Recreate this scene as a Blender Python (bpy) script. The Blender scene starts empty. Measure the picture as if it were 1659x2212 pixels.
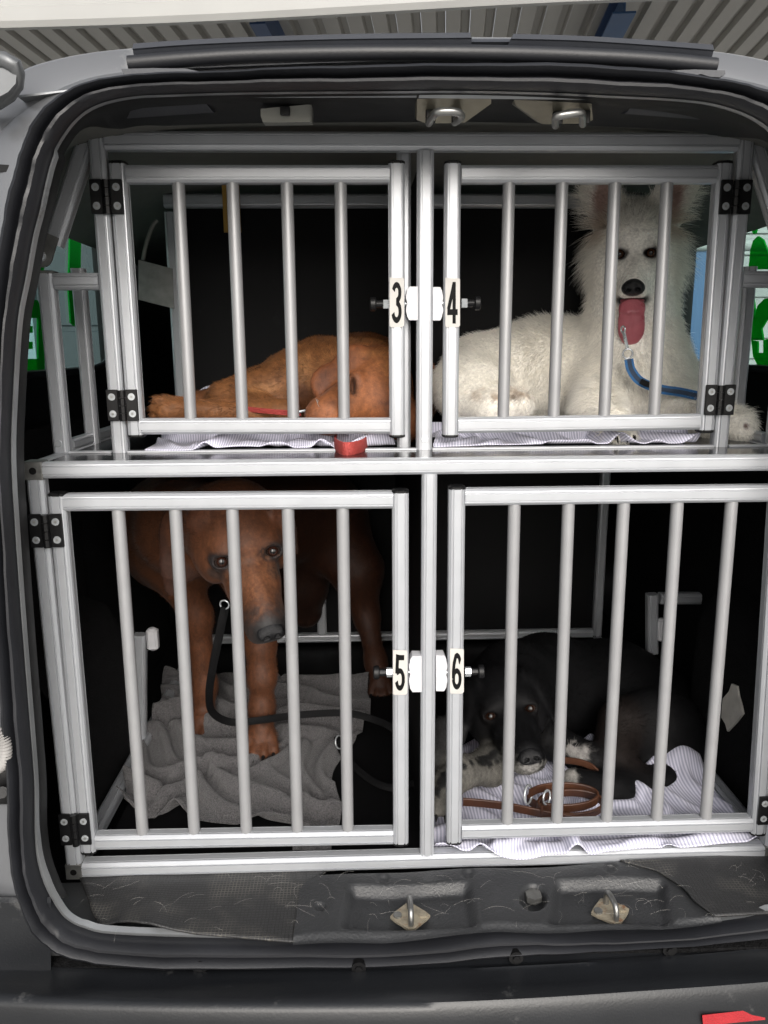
import bpy, bmesh, math, random
import numpy as np
from mathutils import Vector, Matrix
random.seed(4)
S = bpy.context.scene
COL = S.collection

# ---------------------------------------------------------------- camera
CZ = 1.43
_p, _y, _r = math.radians(11.99), math.radians(-1.795), math.radians(.3325)
_F, _CX, _CY = 1661., 829.5, 1106.
_cy, _sy, _cp, _sp = math.cos(_y), math.sin(_y), math.cos(_p), math.sin(_p)
_fwd = np.array([-_sy*_cp, _cy*_cp, -_sp]); _right = np.array([_cy, _sy, 0.]); _down = np.cross(_fwd, _right)
_c, _s = math.cos(_r), math.sin(_r)
RR = np.array([_c*_right+_s*_down, -_s*_right+_c*_down, _fwd])
CAM = np.array([0, 0, CZ])
def ray(x, y): return RR.T @ np.array([(x-_CX)/_F, (y-_CY)/_F, 1.])
def P(x, y, Y=None, Z=None, X=None):
    """world point seen at a photograph position, on the plane Y=, Z= or X="""
    d = ray(x, y)
    t = Y/d[1] if Y is not None else ((Z-CZ)/d[2] if Z is not None else X/d[0])
    return CAM + t*d
cam = bpy.data.cameras.new('camera'); co = bpy.data.objects.new('camera', cam); COL.objects.link(co)
co.matrix_world = Matrix(((RR[0][0], -RR[1][0], -RR[2][0], 0), (RR[0][1], -RR[1][1], -RR[2][1], 0), (RR[0][2], -RR[1][2], -RR[2][2], CZ), (0, 0, 0, 1)))
cam.sensor_fit = 'VERTICAL'; cam.sensor_height = 24; cam.lens = _F/2212*24; cam.clip_start = .02; cam.clip_end = 3000
S.camera = co
S.render.resolution_x, S.render.resolution_y = 768, 1024

# ---------------------------------------------------------------- light
SUN_EL, SUN_AZ = math.radians(29), math.radians(174)      # azimuth of the sun, clockwise from +Y
W = bpy.data.worlds.new('World'); S.world = W; W.use_nodes = True
nt = W.node_tree; nt.nodes.clear()
sky = nt.nodes.new('ShaderNodeTexSky'); sky.sky_type = 'NISHITA'; sky.sun_disc = False
sky.sun_elevation = SUN_EL; sky.sun_rotation = SUN_AZ; sky.air_density = 1.2; sky.dust_density = 6; sky.ozone_density = .6
hs = nt.nodes.new('ShaderNodeHueSaturation'); hs.inputs['Saturation'].default_value = .28
bg = nt.nodes.new('ShaderNodeBackground'); bg.inputs[1].default_value = .15
wo = nt.nodes.new('ShaderNodeOutputWorld')
nt.links.new(sky.outputs[0], hs.inputs['Color']); nt.links.new(hs.outputs[0], bg.inputs[0]); nt.links.new(bg.outputs[0], wo.inputs[0])
sl = bpy.data.lights.new('sun', 'SUN'); so = bpy.data.objects.new('sun', sl); COL.objects.link(so)
sl.energy = .65; sl.angle = math.radians(60); sl.color = (1, .985, .965)
_d = Vector((math.sin(SUN_AZ)*math.cos(SUN_EL), math.cos(SUN_AZ)*math.cos(SUN_EL), math.sin(SUN_EL)))
so.rotation_euler = _d.to_track_quat('Z', 'Y').to_euler(); so.location = (0, -6, 8)
S.view_settings.view_transform = 'Standard'; S.view_settings.look = 'None'; S.view_settings.gamma = 1
S.view_settings.exposure = .50
S.render.engine = 'CYCLES'
S.cycles.use_denoising = True; S.cycles.max_bounces = 8; S.cycles.diffuse_bounces = 5; S.cycles.glossy_bounces = 4
S.cycles.transparent_max_bounces = 12; S.cycles.sample_clamp_indirect = 8

# ---------------------------------------------------------------- materials
def pm(name, col, rough=.5, metal=0., var=.12, vs=6., bump=0., bs=80., spec=.5, sheen=0., coat=0., specks=None, rv=.1, attr=None, stretch=None):
    m = bpy.data.materials.new(name); m.use_nodes = True; t = m.node_tree; N = t.nodes; L = t.links
    b = N['Principled BSDF']
    b.inputs['Metallic'].default_value = metal; b.inputs['Specular IOR Level'].default_value = spec
    b.inputs['Sheen Weight'].default_value = sheen; b.inputs['Coat Weight'].default_value = coat
    tc = N.new('ShaderNodeTexCoord'); src = tc.outputs['Object']
    if stretch:
        mp = N.new('ShaderNodeMapping'); mp.inputs['Scale'].default_value = stretch; L.new(src, mp.inputs[0]); src = mp.outputs[0]
    nz = N.new('ShaderNodeTexNoise'); nz.inputs['Scale'].default_value = vs; nz.inputs['Detail'].default_value = 6; L.new(src, nz.inputs['Vector'])
    mr = N.new('ShaderNodeMapRange'); mr.inputs[1].default_value = .3; mr.inputs[2].default_value = .7
    mr.inputs[3].default_value = 1-var; mr.inputs[4].default_value = 1+var; L.new(nz.outputs[0], mr.inputs[0])
    mx = N.new('ShaderNodeVectorMath'); mx.operation = 'SCALE'; L.new(mr.outputs[0], mx.inputs['Scale'])
    if attr:
        a = N.new('ShaderNodeAttribute'); a.attribute_name = attr; L.new(a.outputs['Color'], mx.inputs[0])
    else:
        mx.inputs[0].default_value = col
    out = mx.outputs[0]
    if specks:
        sc, ss, th = specks
        n2 = N.new('ShaderNodeTexNoise'); n2.inputs['Scale'].default_value = ss; n2.inputs['Detail'].default_value = 8; n2.inputs['Roughness'].default_value = .7; L.new(src, n2.inputs['Vector'])
        r2 = N.new('ShaderNodeMapRange'); r2.inputs[1].default_value = th; r2.inputs[2].default_value = th+.12; L.new(n2.outputs[0], r2.inputs[0])
        mi = N.new('ShaderNodeMix'); mi.data_type = 'RGBA'; L.new(r2.outputs[0], mi.inputs[0]); L.new(out, mi.inputs[6]); mi.inputs[7].default_value = (*sc, 1)
        out = mi.outputs[2]
    L.new(out, b.inputs['Base Color'])
    r3 = N.new('ShaderNodeMapRange'); r3.inputs[3].default_value = max(0, rough-rv); r3.inputs[4].default_value = min(1, rough+rv); L.new(nz.outputs[0], r3.inputs[0]); L.new(r3.outputs[0], b.inputs['Roughness'])
    if bump:
        n3 = N.new('ShaderNodeTexNoise'); n3.inputs['Scale'].default_value = bs; n3.inputs['Detail'].default_value = 4; L.new(src, n3.inputs['Vector'])
        bp = N.new('ShaderNodeBump'); bp.inputs['Strength'].default_value = bump; bp.inputs['Distance'].default_value = .003; L.new(n3.outputs[0], bp.inputs['Height']); L.new(bp.outputs[0], b.inputs['Normal'])
    return m
M = {}
M['alu'] = pm('anodised_aluminium', (.45, .465, .49), .33, .42, .03, 30, rv=.04)
M['tube'] = pm('satin_tube', (.31, .312, .32), .38, .3, .04, 30, rv=.04)
M['cast'] = pm('zinc_casting', (.22, .22, .21), .5, .8, .2, 60, .2, 300)
M['steel'] = pm('bright_zinc', (.62, .65, .67), .24, .6, .1, 80)
M['black_plastic'] = pm('black_plastic', (.006, .006, .0065), .42, 0, .1, 30, .1, 500, spec=.3)
M['rubber'] = pm('seal_rubber', (.0105, .0112, .014), .46, 0, .2, 8, .08, 300, specks=((.03, .031, .034), 25, .66))
M['trim_grey'] = pm('grey_black_trim', (.032, .035, .043), .5, 0, .15, 10, .1, 250, specks=((.08, .08, .085), 18, .68))
M['body'] = pm('silver_paint', (.165, .17, .18), .32, .4, .06, 3, 0, coat=.3, specks=((.33, .33, .32), 6, .62), rv=.08)
M['flange'] = pm('silver_flange', (.26, .27, .28), .35, .6, .15, 12, .1, 90, specks=((.10, .09, .08), 22, .62))
M['gloss_trim'] = pm('dark_painted_metal', (.006, .0065, .007), .55, .0, .2, 8, .06, 60, specks=((.08, .08, .075), 30, .67), spec=.18)
M['headliner'] = pm('headliner_cloth', (.11, .11, .10), .9, 0, .1, 40, .2, 600)
M['carpet'] = pm('black_carpet', (.006, .006, .0065), .95, 0, .5, 120, 1., 300, specks=((.022, .022, .024), 160, .66), spec=.15)
M['phenolic'] = pm('black_phenolic_board', (.010, .010, .011), .16, 0, .2, 6, .02, 40, specks=((.05, .047, .042), 45, .69))
M['board_matt'] = pm('black_matt_board', (.0045, .0045, .005), .6, 0, .35, 4, spec=.12, specks=((.012, .012, .013), 14, .62))
M['bumper'] = pm('bumper_plastic', (.0105, .0115, .0135), .36, 0, .25, 5, .10, 300, specks=((.075, .075, .075), 14, .63))
M['sill'] = pm('sill_plastic', (.026, .027, .029), .46, 0, .2, 12, .35, 260, specks=((.10, .095, .085), 30, .66))
M['white_plastic'] = pm('white_plastic', (.52, .52, .54), .4, 0, .03, 30, .05, 60)
M['sticker'] = pm('label_paper', (.47, .455, .43), .55, 0, .05, 40, specks=((.36, .30, .23), 60, .64))
M['ink'] = pm('black_ink', (.006, .006, .006), .6, 0, 0.05, 30, spec=.1)
M['brass_grey'] = pm('dull_plated_bracket', (.30, .28, .22), .42, .85, .15, 30, .08, 90)
M['rust'] = pm('dirty_plate', (.33, .29, .22), .6, .4, .3, 70, .4, 200, specks=((.22, .09, .03), 60, .56))
M['lamp'] = pm('lamp_lens', (.15, .15, .13), .35, 0, .05, 10)
M['reflector'] = pm('red_reflector', (.34, .012, .018), .22, 0, .1, 40, .3, 350, coat=.6)
M['fascia'] = pm('white_fascia_paint', (.32, .32, .31), .5, 0, .05, 2.5, 0, specks=((.26, .26, .245), 3.5, .64))
M['ceil'] = pm('grey_sheet_metal', (.42, .41, .385), .5, .1, .06, 3)
M['rib'] = pm('grey_sheet_rib', (.37, .36, .335), .5, .1, .06, 3)
M['blue'] = pm('blue_steel_paint', (.02, .05, .13), .45, 0, .1, 5)
M['blue_light'] = pm('pale_blue_paint', (.03, .08, .18), .45, 0, .1, 5)
M['asphalt'] = pm('pale_concrete', (.40, .395, .38), .85, 0, .25, 3, .5, 90)
M['hinge_metal'] = pm('hinge_metal', (.13, .135, .14), .4, .5, .2, 20)
M['dull_steel'] = pm('dull_steel', (.30, .30, .29), .34, .9, .12, 60)
M['sleeve'] = pm('dirty_sleeve', (.30, .29, .28), .6)
M['white_wall'] = pm('white_wall_paint', (.32, .32, .31), .7, 0, .06, 2)
M['grey_wall'] = pm('blue_grey_wall', (.15, .22, .235), .7, 0, .06, 2)
M['dark_grey'] = pm('backdrop_dark_grey', (.030, .036, .042), .6)  # for the added backdrop, standing in for the shade under the canopy
M['joint'] = pm('wall_joint', (.45, .45, .43), .8)
M['yellow'] = pm('ochre_strap', (.35, .20, .03), .7)
def mix_mat(name, kind, col, fac):
    m = bpy.data.materials.new(name); m.use_nodes = True; t = m.node_tree; t.nodes.clear(); N = t.nodes
    o = N.new('ShaderNodeOutputMaterial'); mx = N.new('ShaderNodeMixShader')
    a = N.new('ShaderNodeBsdfTransparent'); a.inputs[0].default_value = (*col, 1)
    if kind == 'glass':
        b = N.new('ShaderNodeBsdfGlossy'); b.inputs['Roughness'].default_value = .02
        f = N.new('ShaderNodeFresnel'); f.inputs[0].default_value = 1.45; ge = N.new('ShaderNodeNewGeometry'); iv = N.new('ShaderNodeMath'); iv.operation = 'SUBTRACT'; iv.inputs[0].default_value = 1; t.links.new(ge.outputs['Backfacing'], iv.inputs[1])
        mm = N.new('ShaderNodeMath'); mm.operation = 'MULTIPLY'; t.links.new(f.outputs[0], mm.inputs[0]); t.links.new(iv.outputs[0], mm.inputs[1]); t.links.new(mm.outputs[0], mx.inputs[0])
    else:
        b = N.new('ShaderNodeBsdfDiffuse'); b.inputs[0].default_value = (*col, 1); mx.inputs[0].default_value = fac
    t.links.new(a.outputs[0], mx.inputs[1]); t.links.new(b.outputs[0], mx.inputs[2]); t.links.new(mx.outputs[0], o.inputs[0])
    return m
M['glass'] = mix_mat('window_glass', 'glass', (.80, .93, .92), 0)
M['vinyl'] = mix_mat('green_vinyl', 'film', (.02, .50, .07), .35)

# ---------------------------------------------------------------- mesh helpers
class MB:
    def __init__(s): s.v = []; s.f = []
    def add(s, vs, fs):
        o = len(s.v); s.v += [tuple(float(c) for c in v) for v in vs]; s.f += [tuple(i+o for i in f) for f in fs]; return s
    def grid(s, rows, closed=False, cap=False):
        n, m = len(rows), len(rows[0]); fs = []
        for i in range(n-1):
            for j in range(m if closed else m-1):
                k = (j+1) % m; fs.append((i*m+j, i*m+k, (i+1)*m+k, (i+1)*m+j))
        if cap: fs += [tuple(range(m))[::-1], tuple((n-1)*m+j for j in range(m))]
        return s.add([p for r in rows for p in r], fs)
    def box(s, c, h, R=None, bev=0.):
        c = np.array(c, float); h = np.array(h, float); R = np.eye(3) if R is None else np.array(R)
        b = min(bev, *(h*.9))
        if b <= 0:
            vs = [c + R@(h*np.array(k)) for k in ((-1,-1,-1),(1,-1,-1),(1,1,-1),(-1,1,-1),(-1,-1,1),(1,-1,1),(1,1,1),(-1,1,1))]
            return s.add(vs, [(0,3,2,1),(4,5,6,7),(0,1,5,4),(1,2,6,5),(2,3,7,6),(3,0,4,7)])
        rows = []
        for z, i in ((-h[2], b), (-h[2]+b, 0), (h[2]-b, 0), (h[2], b)):
            x, y = h[0]-i, h[1]-i
            rows.append([c+R@np.array(q) for q in ((-x+b,-y,z),(x-b,-y,z),(x,-y+b,z),(x,y-b,z),(x-b,y,z),(-x+b,y,z),(-x,y-b,z),(-x,-y+b,z))])
        return s.grid(rows, True, True)
    def tube(s, pts, r, n=12, cap=True, closed=False):
        pts = [np.array(p, float) for p in pts]; rs = r if hasattr(r, '__len__') else [r]*len(pts); rows = []; u = None
        for i, p in enumerate(pts):
            a = pts[(i-1) % len(pts)] if (closed or i > 0) else p; b = pts[(i+1) % len(pts)] if (closed or i < len(pts)-1) else p
            t = b-a; t /= np.linalg.norm(t)+1e-12
            if u is None: u = np.cross(t, [0, 0, 1.] if abs(t[2]) < .9 else [1., 0, 0])
            u = u - t*(u@t); u /= np.linalg.norm(u); w = np.cross(t, u)
            rows.append([p+rs[i]*(math.cos(q)*u+math.sin(q)*w) for q in np.linspace(0, 2*math.pi, n, endpoint=False)])
        if closed: rows.append(rows[0])
        return s.grid(rows, True, cap and not closed)
    def prism(s, poly, d):
        """closed outline (3-D points, one plane) pushed along d"""
        n = len(poly); d = np.array(d, float); a = [np.array(p, float) for p in poly]
        return s.add(a+[p+d for p in a], [tuple(range(n)), tuple(range(2*n-1, n-1, -1))]+[(i, n+i, n+(i+1) % n, (i+1) % n) for i in range(n)])
    def build(s, name, mat, parent=None, ang=35, smooth=True, **pr):
        me = bpy.data.meshes.new(name); me.from_pydata(s.v, [], s.f); me.validate()
        bm = bmesh.new(); bm.from_mesh(me); bmesh.ops.recalc_face_normals(bm, faces=bm.faces); bm.to_mesh(me); bm.free()
        if smooth:
            me.polygons.foreach_set('use_smooth', [True]*len(me.polygons)); me.set_sharp_from_angle(angle=math.radians(ang))
        me.materials.append(M[mat] if isinstance(mat, str) else mat)
        o = bpy.data.objects.new(name, me); COL.objects.link(o)
        if parent: par(o, parent)
        for k, v in pr.items(): o[k] = v
        return o
def par(o, p):
    o.parent = p; o.matrix_parent_inverse = Matrix.Translation(-p.matrix_world.translation) if p.parent is None else Matrix.Identity(4)
def thing(name, label, cat, loc=(0, 0, 0), group=None, kind=None):
    o = bpy.data.objects.new(name, None); COL.objects.link(o); o.location = loc; o.empty_display_size = .05
    o.matrix_world = Matrix.Translation(Vector(loc))
    tag(o, label, cat, group, kind); return o
def tag(o, label, cat, group=None, kind=None):
    o['label'] = label; o['category'] = cat
    if group: o['group'] = group
    if kind: o['kind'] = kind
    return o
def part_empty(name, parent, **pr):
    o = bpy.data.objects.new(name, None); COL.objects.link(o); o.empty_display_size = .02; par(o, parent)
    for k, v in pr.items(): o[k] = v
    return o
_q = [(-4.9, 0), (4.9, 0), (5.0, 2.8), (7.2, 2.8), (7.3, .2), (8.6, .5), (11.9, 3.6), (12.3, 5.0), (9.7, 5.3), (9.7, 7.4)]
def prof_pts():
    pts = []
    for k in range(4):
        a = k*math.pi/2; c, s = math.cos(a), math.sin(a)
        for x, y in _q:
            y -= 12.5; pts.append((round(x*c-y*s, 4), round(x*s+y*c, 4)))
    return [(x/25, y/25) for x, y in pts]
PROF = prof_pts()
def alu(mb, a, b, w=.025, back=(0, 1, 0)):
    """aluminium profile between two points on its axis"""
    a = np.array(a, float); b = np.array(b, float); t = b-a; t /= np.linalg.norm(t)
    k = np.array(back, float); k -= t*(k@t); k /= np.linalg.norm(k); x = np.cross(k, t)
    return mb.grid([[p+w*(u*x+v*k) for u, v in PROF] for p in (a, b)], True, True)
def catmull(pts, n=6, closed=False):
    pts = [np.array(p, float) for p in pts]; out = []; N = len(pts)
    for i in range(N if closed else N-1):
        p1, p2 = pts[i], pts[(i+1) % N]
        p0 = pts[(i-1) % N] if closed or i > 0 else 2*p1-p2; p3 = pts[(i+2) % N] if closed or i < N-2 else 2*p2-p1
        for t in np.arange(n)/n:
            out.append(.5*((2*p1)+(p2-p0)*t+(2*p0-5*p1+4*p2-p3)*t*t+(3*p1-p0-3*p2+p3)*t**3))
    if not closed: out.append(pts[-1])
    return out
# ---------------------------------------------------------------- setting: ground, canopy, walls seen through the windows
MB().grid([[(x, y, 0) for x in np.linspace(-400, 400, 9)] for y in np.linspace(-400, 400, 9)]).build('ground', 'asphalt', kind='structure')
rd = ray(966, 791); rd = rd/rd[1]                       # the run of the ribs, falling slightly to the back
rx = np.array([rd[1], -rd[0], 0.])                       # along the fascia
F0 = P(829, 25, Y=4.75)                                  # lower front edge of the fascia
def cpt(a, b, c): return F0 + a*rx + b*rd + np.array([0, 0, c])
canopy = thing('canopy_roof', 'white edged canopy with a ribbed grey metal ceiling on blue steel beams', 'canopy', F0*[1, 1, 0])
tilt = -.045+.0
fw = MB()
def frow(a):
    sag = .012*math.sin(a*1.3)
    dent = -.03*math.exp(-((a+.05)/.22)**2)
    return [cpt(a, .06, sag+.01), cpt(a, 0, sag), cpt(a, -.015, sag+.03), cpt(a, -.012, sag+.105+dent*.5), cpt(a, .03+dent, sag+.125+dent*.3), cpt(a, .03+dent, sag+.25), cpt(a, .03, sag+1.1), cpt(a, .25, sag+1.1)]
fw.grid([frow(a) for a in np.linspace(-7, 7, 120)]).build('fascia', 'fascia', canopy, 25)
pitch = .168
pan = None; rib = None
for i in range(-46, 48):
    a = i*pitch
    if pan is None:
        p_ = MB().prism([(0, .02, .05), (pitch-.066, .02, .05), (pitch-.066, .02, .056), (0, .02, .056)], rd*9)
        r_ = MB().prism([(pitch-.066, .02, .05), (pitch-.054, .02, .09), (pitch-.012, .02, .09), (pitch, .02, .05), (pitch, .02, .056), (pitch-.014, .02, .096), (pitch-.052, .02, .096), (pitch-.066, .02, .056)], rd*9)
        pan = p_.build('ceiling_panel', 'ceil', canopy, smooth=False); rib = r_.build('ceiling_rib', 'rib', canopy, smooth=False)
        o1, o2 = pan, rib
    else:
        o1 = pan.copy(); COL.objects.link(o1); o2 = rib.copy(); COL.objects.link(o2)
    for o in (o1, o2):
        o.parent = canopy; o.matrix_parent_inverse = Matrix.Identity(4)
        w = a*rx; ang = math.atan2(rx[1], rx[0])
        # verts are laid in world axes from the fascia's corner; slide them along it
        o.location = (w[0], w[1], F0[2]+w[2]+.36)
for x, y, Y0, wd, colr in ((1349, 29, 5.2, .14, 'blue_light'), (1337, 2, 5.35, .10, 'blue'), (556, 52, 5.3, .10, 'blue')):
    q = P(x, y, Y=Y0); up = F0[2]+.40-q[2]; mb = MB(); L_ = rd*7
    z = np.array([0, 0, 1.])
    mb.prism([q+rx*wd/2, q-rx*wd/2, q-rx*wd/2+z*.012, q+rx*wd/2+z*.012], L_)
    mb.prism([q+rx*.006+z*.012, q-rx*.006+z*.012, q-rx*.006+z*up, q+rx*.006+z*up], L_)
    mb.build('steel_beam', colr, canopy, smooth=False)
# wall with tiles on the right, pale wall on the left, seen through the side windows
wl = thing('tiled_wall', 'white wall of pale rectangular tiles seen through the right side window', 'wall', (2.4, 4.45, 0))
MB().box((2.75, 4.50, 1.3), (1.15, .08, 1.3)).build('wall_core', 'joint', wl, smooth=False)
tm = None
for j in range(23):
    for i in range(9):
        x, z = 1.72+i*.25, .06+j*.113
        if tm is None:
            t0 = MB().box((0, 0, 0), (.121, .010, .053), None, .003).build('tile', 'white_wall', wl); tm = t0
        else:
            t0 = tm.copy(); COL.objects.link(t0)
        t0.parent = wl; t0.matrix_parent_inverse = Matrix.Identity(4); t0.location = (x-2.4, 4.412-4.45, z)
pw = thing('pale_wall', 'pale blue-white rendered wall beyond the left side window', 'wall', (-1.9, 4.4, 0))
MB().box((-2.69, 4.5, 1.3), (.90, .08, 1.3)).build('wall_core', 'grey_wall', pw, smooth=False)
MB().box((-2.69, 4.5, 2.62), (.90, .11, .02)).build('coping', 'joint', pw, smooth=False)
bp = thing('blue_post', 'blue steel post in front of the tiled wall outside the right window', 'post', (1.78, 4.1, 0))
MB().box((1.78, 4.1, 1.25), (.10, .10, 1.25), None, .01).build('shaft', 'blue_light', bp); MB().box((1.78, 4.1, .02), (.16, .16, .02)).build('base_plate', 'blue', bp)
MB().tube([(1.6, 4.0, 1.93), (3.4, 4.0, 1.93)], .03, 12).build('rail', 'white_wall', bp)
dd_ = thing('dark_backdrop', 'dark grey panelled backdrop added beside the pale wall to darken the left window view', 'door', (-1.33, 4.5, 0))  # added dark screen in place of the shaded distance under the canopy
MB().box((-1.33, 4.52, 1.3), (.45, .04, 1.3)).build('frame', 'dark_grey', dd_, smooth=False)
for k in range(5): MB().box((-1.33, 4.474, .30+k*.5), (.41, .006, .235), None, .004).build('panel', 'dark_grey', dd_, smooth=False)
# ---------------------------------------------------------------- the van
def sm(a, b, x):
    t = min(1, max(0, (x-a)/(b-a))); return t*t*(3-2*t)
YS = .97
van = thing('van', 'silver van with black door seal, open at the back above a grey plastic bumper', 'van', (.1, 1.2, 0))
SEAL = [((1750,2003),(1750,1968)),((1659,2010),(1659,1980)),((1429,2033),(1429,2010)),((1229,2043),(1229,2013)),((1079,2056),(1079,2013)),((829,2073),(829,2036)),((500,2081),(500,2036)),((250,2073),(250,2028)),((160,2056),(178,2014)),((104,2030),(136,1992)),((74,1997),(111,1960)),((47,1940),(90,1920)),((30,1865),(75,1868)),((23,1803),(70,1812)),((21,1704),(69,1702)),((13,1590),(61,1590)),((4,1481),(52,1481)),((-3,1300),(39,1318)),((-8,1150),(27,1150)),((-9,1000),(18,990)),((-8,850),(22,850)),((-7,700),(32,692)),((-2,590),(49,600)),((10,496),(65,510)),((22,430),(79,455)),((37,374),(92,395)),((52,329),(106,342)),((70,280),(126,300)),((115,225),(161,254)),((165,195),(206,224)),((240,172),(278,206)),((350,163),(372,201)),((500,158),(500,197)),((650,150),(650,195)),((829,145),(829,194)),((1000,142),(1000,193)),((1179,141),(1179,197)),((1329,148),(1329,204)),((1429,157),(1433,209)),((1529,172),(1523,217)),((1604,187),(1588,233)),((1659,202),(1640,256)),((1712,232),(1682,292)),((1760,290),(1712,350)),((1800,380),(1745,430)),((1840,520),(1790,540)),((1870,720),(1826,720)),((1880,1000),(1838,1000)),((1870,1400),(1826,1400)),((1835,1750),(1792,1750)),((1815,1900),(1770,1880)),((1790,1980),(1756,1950))]
SO = np.array(catmull([P(*a, Y=YS) for a, b in SEAL], 4, True)); SI = np.array(catmull([P(*b, Y=YS) for a, b in SEAL], 4, True))
NS = len(SO)
sprof = [(0, .020), (0, -.002), (.05, -.012), (.14, -.018), (.26, -.020), (.36, -.016), (.43, -.009), (.47, -.004), (.50, -.009), (.54, -.004), (.60, -.012), (.70, -.017), (.82, -.0165), (.92, -.011), (.98, -.002), (1., .012)]
mb = MB()
nrm = SI-SO
wav = .0012*np.sin(np.arange(NS)*.9)+.0008*np.sin(np.arange(NS)*2.3+1)
mb.grid([[SO[i]+nrm[i]*t+np.array([0, d+wav[i]*(d < -.003), 0]) for t, d in sprof] for i in list(range(NS))+[0]])
mb.build('door_seal', 'rubber', van, 50)
# painted flange just inside the seal, widest at the lower corner
def arc(i):  # photograph position of a seal point
    q = RR @ (SI[i]-CAM); return _CX+_F*q[0]/q[2], _CY+_F*q[1]/q[2]
C0 = np.array([P(829, 1050, Y=YS)[0], 0, 1.17])
def inward(i):
    t = SI[(i+1) % NS]-SI[i-1]; n = np.array([-t[2], 0, t[0]]); n /= np.linalg.norm(n)
    return n if n@(C0-SI[i]) > 0 else -n
IN = np.array([inward(i) for i in range(NS)])
for _ in range(3): IN = (np.roll(IN, 1, 0)+IN+np.roll(IN, -1, 0))/3
fr, FI = [], []
for i in list(range(NS))+[0]:
    x, y = arc(i)
    w = .0055 if y < 1780 else .0055+.0065*min(1, (y-1780)/130)
    if y > 1985 and x > 170: w = .013
    if y < 330: w = .001
    if y > 1985 and x > 630: w = .002
    base = SI[i]; n = IN[i]
    row = [base+[0, .012, 0]-n*.002, base+[0, .004, 0]+n*w*.3, base+[0, .003, 0]+n*w*.7, base+[0, .010, 0]+n*w]
    fr.append(row); FI.append(row[-1])
MB().grid(fr).build('aperture_flange', 'flange', van, 50)
FI = np.array(FI[:-1])
# dark inner pillar trim behind the flange (sides) and header (top)
def pix(q):
    q = RR @ (np.array(q)-CAM); return np.array([_CX+_F*q[0]/q[2], _CY+_F*q[1]/q[2]])
tr = []
for i in range(NS):
    x, y = arc(i)
    if y > 1965: continue
    n = IN[i]; b = FI[i]; p0 = pix(b); pn = pix(b+n*.02)-p0; pn /= np.linalg.norm(pn)
    side = sm(.25, .75, abs(pn[0]))                     # 1 on the pillars, 0 under the roof
    f = lambda w, Yd: P(*(p0+pn*w), Y=Yd)
    hd = [f(8, .992), f(20, 1.04), f(58, 1.17), f(62, 1.19)]
    sd = [f(6, .992), f(11, 1.01), f(17, 1.04), f(17, 1.05)-n*.03]
    tr.append([b+[0, .001, 0]]+[h_+(s_-h_)*side for h_, s_ in zip(hd, sd)])
MB().grid(tr).build('inner_pillar_trim', 'gloss_trim', van, 40)
# outer body round the seal
BODY = [((75,2000),(-420,2110)),((38,1930),(-420,1990)),((21,1704),(-430,1700)),((0,1250),(-440,1230)),((-8,850),(-430,800)),((0,560),(-400,480)),((37,374),(-320,310)),((70,280),(-160,215)),((115,225),(10,165)),((165,195),(76,137)),((240,172),(175,114)),((350,163),(290,101)),((500,158),(480,87)),((829,145),(829,78)),((1179,141),(1179,80)),((1429,157),(1440,99)),((1529,172),(1560,110)),((1604,187),(1650,126)),((1659,202),(1730,150)),((1712,232),(1850,200)),((1760,290),(2030,290)),((1800,380),(2120,400)),((1870,720),(2280,720)),((1880,1000),(2300,1000)),((1870,1400),(2290,1400)),((1815,1900),(2240,1930))]
rows = []
BI = catmull([P(*a, Y=YS+.012) for a, b in BODY], 4); BO = catmull([P(*b, Y=YS+.045) for a, b in BODY], 4)
for a, b in zip(BI, BO):
    d = a-b
    rows.append([a-(b-a)*.06+[0, .02, 0], a, a+(b-a)*.22+[0, .003, 0], a+(b-a)*.26+[0, .010, 0], a+(b-a)*.9, b+[0, .004, 0], b+[0, .02, 0]-d*.03, b-d*.05+[0, .05+.45*sm(1.70, 1.75, b[2]), 0], b-d*.02+[0, .06+2.5*sm(1.70, 1.75, b[2]), 0]])
MB().grid(rows).build('body_shell', 'body', van, 40)
# seams and edges of the rear quarter
def strip(poly, Yf, th, name, mat, parent=van, **k):
    return MB().prism([P(x, y, Y=Yf) for x, y in poly], (0, th, 0)).build(name, mat, parent, **k)
strip([(-60,352),(38,357),(36,372),(-60,370)], .985, .02, 'body_seam', 'gloss_trim')
strip([(38,206),(180,190),(182,193),(40,211)], .986, .02, 'body_seam', 'flange')
# rolled edge of the open left door and its hinge, at the picture's left edge
h = MB()
h.tube([P(-40, 128, Y=.955), P(12, 131, Y=.95), P(33, 143, Y=.95), P(38, 158, Y=.955), P(36, 180, Y=.96), P(18, 200, Y=.965), P(-8, 214, Y=.97), P(-50, 232, Y=.98)], [.009, .009, .009, .008, .008, .010, .011, .012], 14)
h.prism([P(x, y, Y=.948) for x, y in ((-60,128),(12,132),(31,144),(36,158),(34,180),(17,199),(-9,213),(-60,228))], (0, .02, 0))
h.build('door_hinge', 'hinge_metal', van, 60, label='upper hinge of the open left rear door')
h = MB()
h.box(P(2, 1672, Y=.985), (.022, .016, .030), None, .006); h.box(P(8, 1712, Y=.98), (.018, .012, .014), None, .005)
h.tube([P(4, 1712, Y=.966), P(4, 1712, Y=.955)], .008, 10)
h.build('door_hinge', 'black_plastic', van, 50, label='lower hinge of the open left rear door')
h = MB(); pp = [P(-40, 1575, Y=.95), P(-6, 1580, Y=.955), P(8, 1598, Y=.955), P(12, 1625, Y=.955), P(6, 1650, Y=.96), P(-20, 1668, Y=.965)]
cc = catmull(pp, 14); h.tube(cc, [.0075+.0018*math.sin(i*2.1) for i in range(len(cc))], 12); h.build('cable_sleeve', 'sleeve', van, 60)
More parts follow.
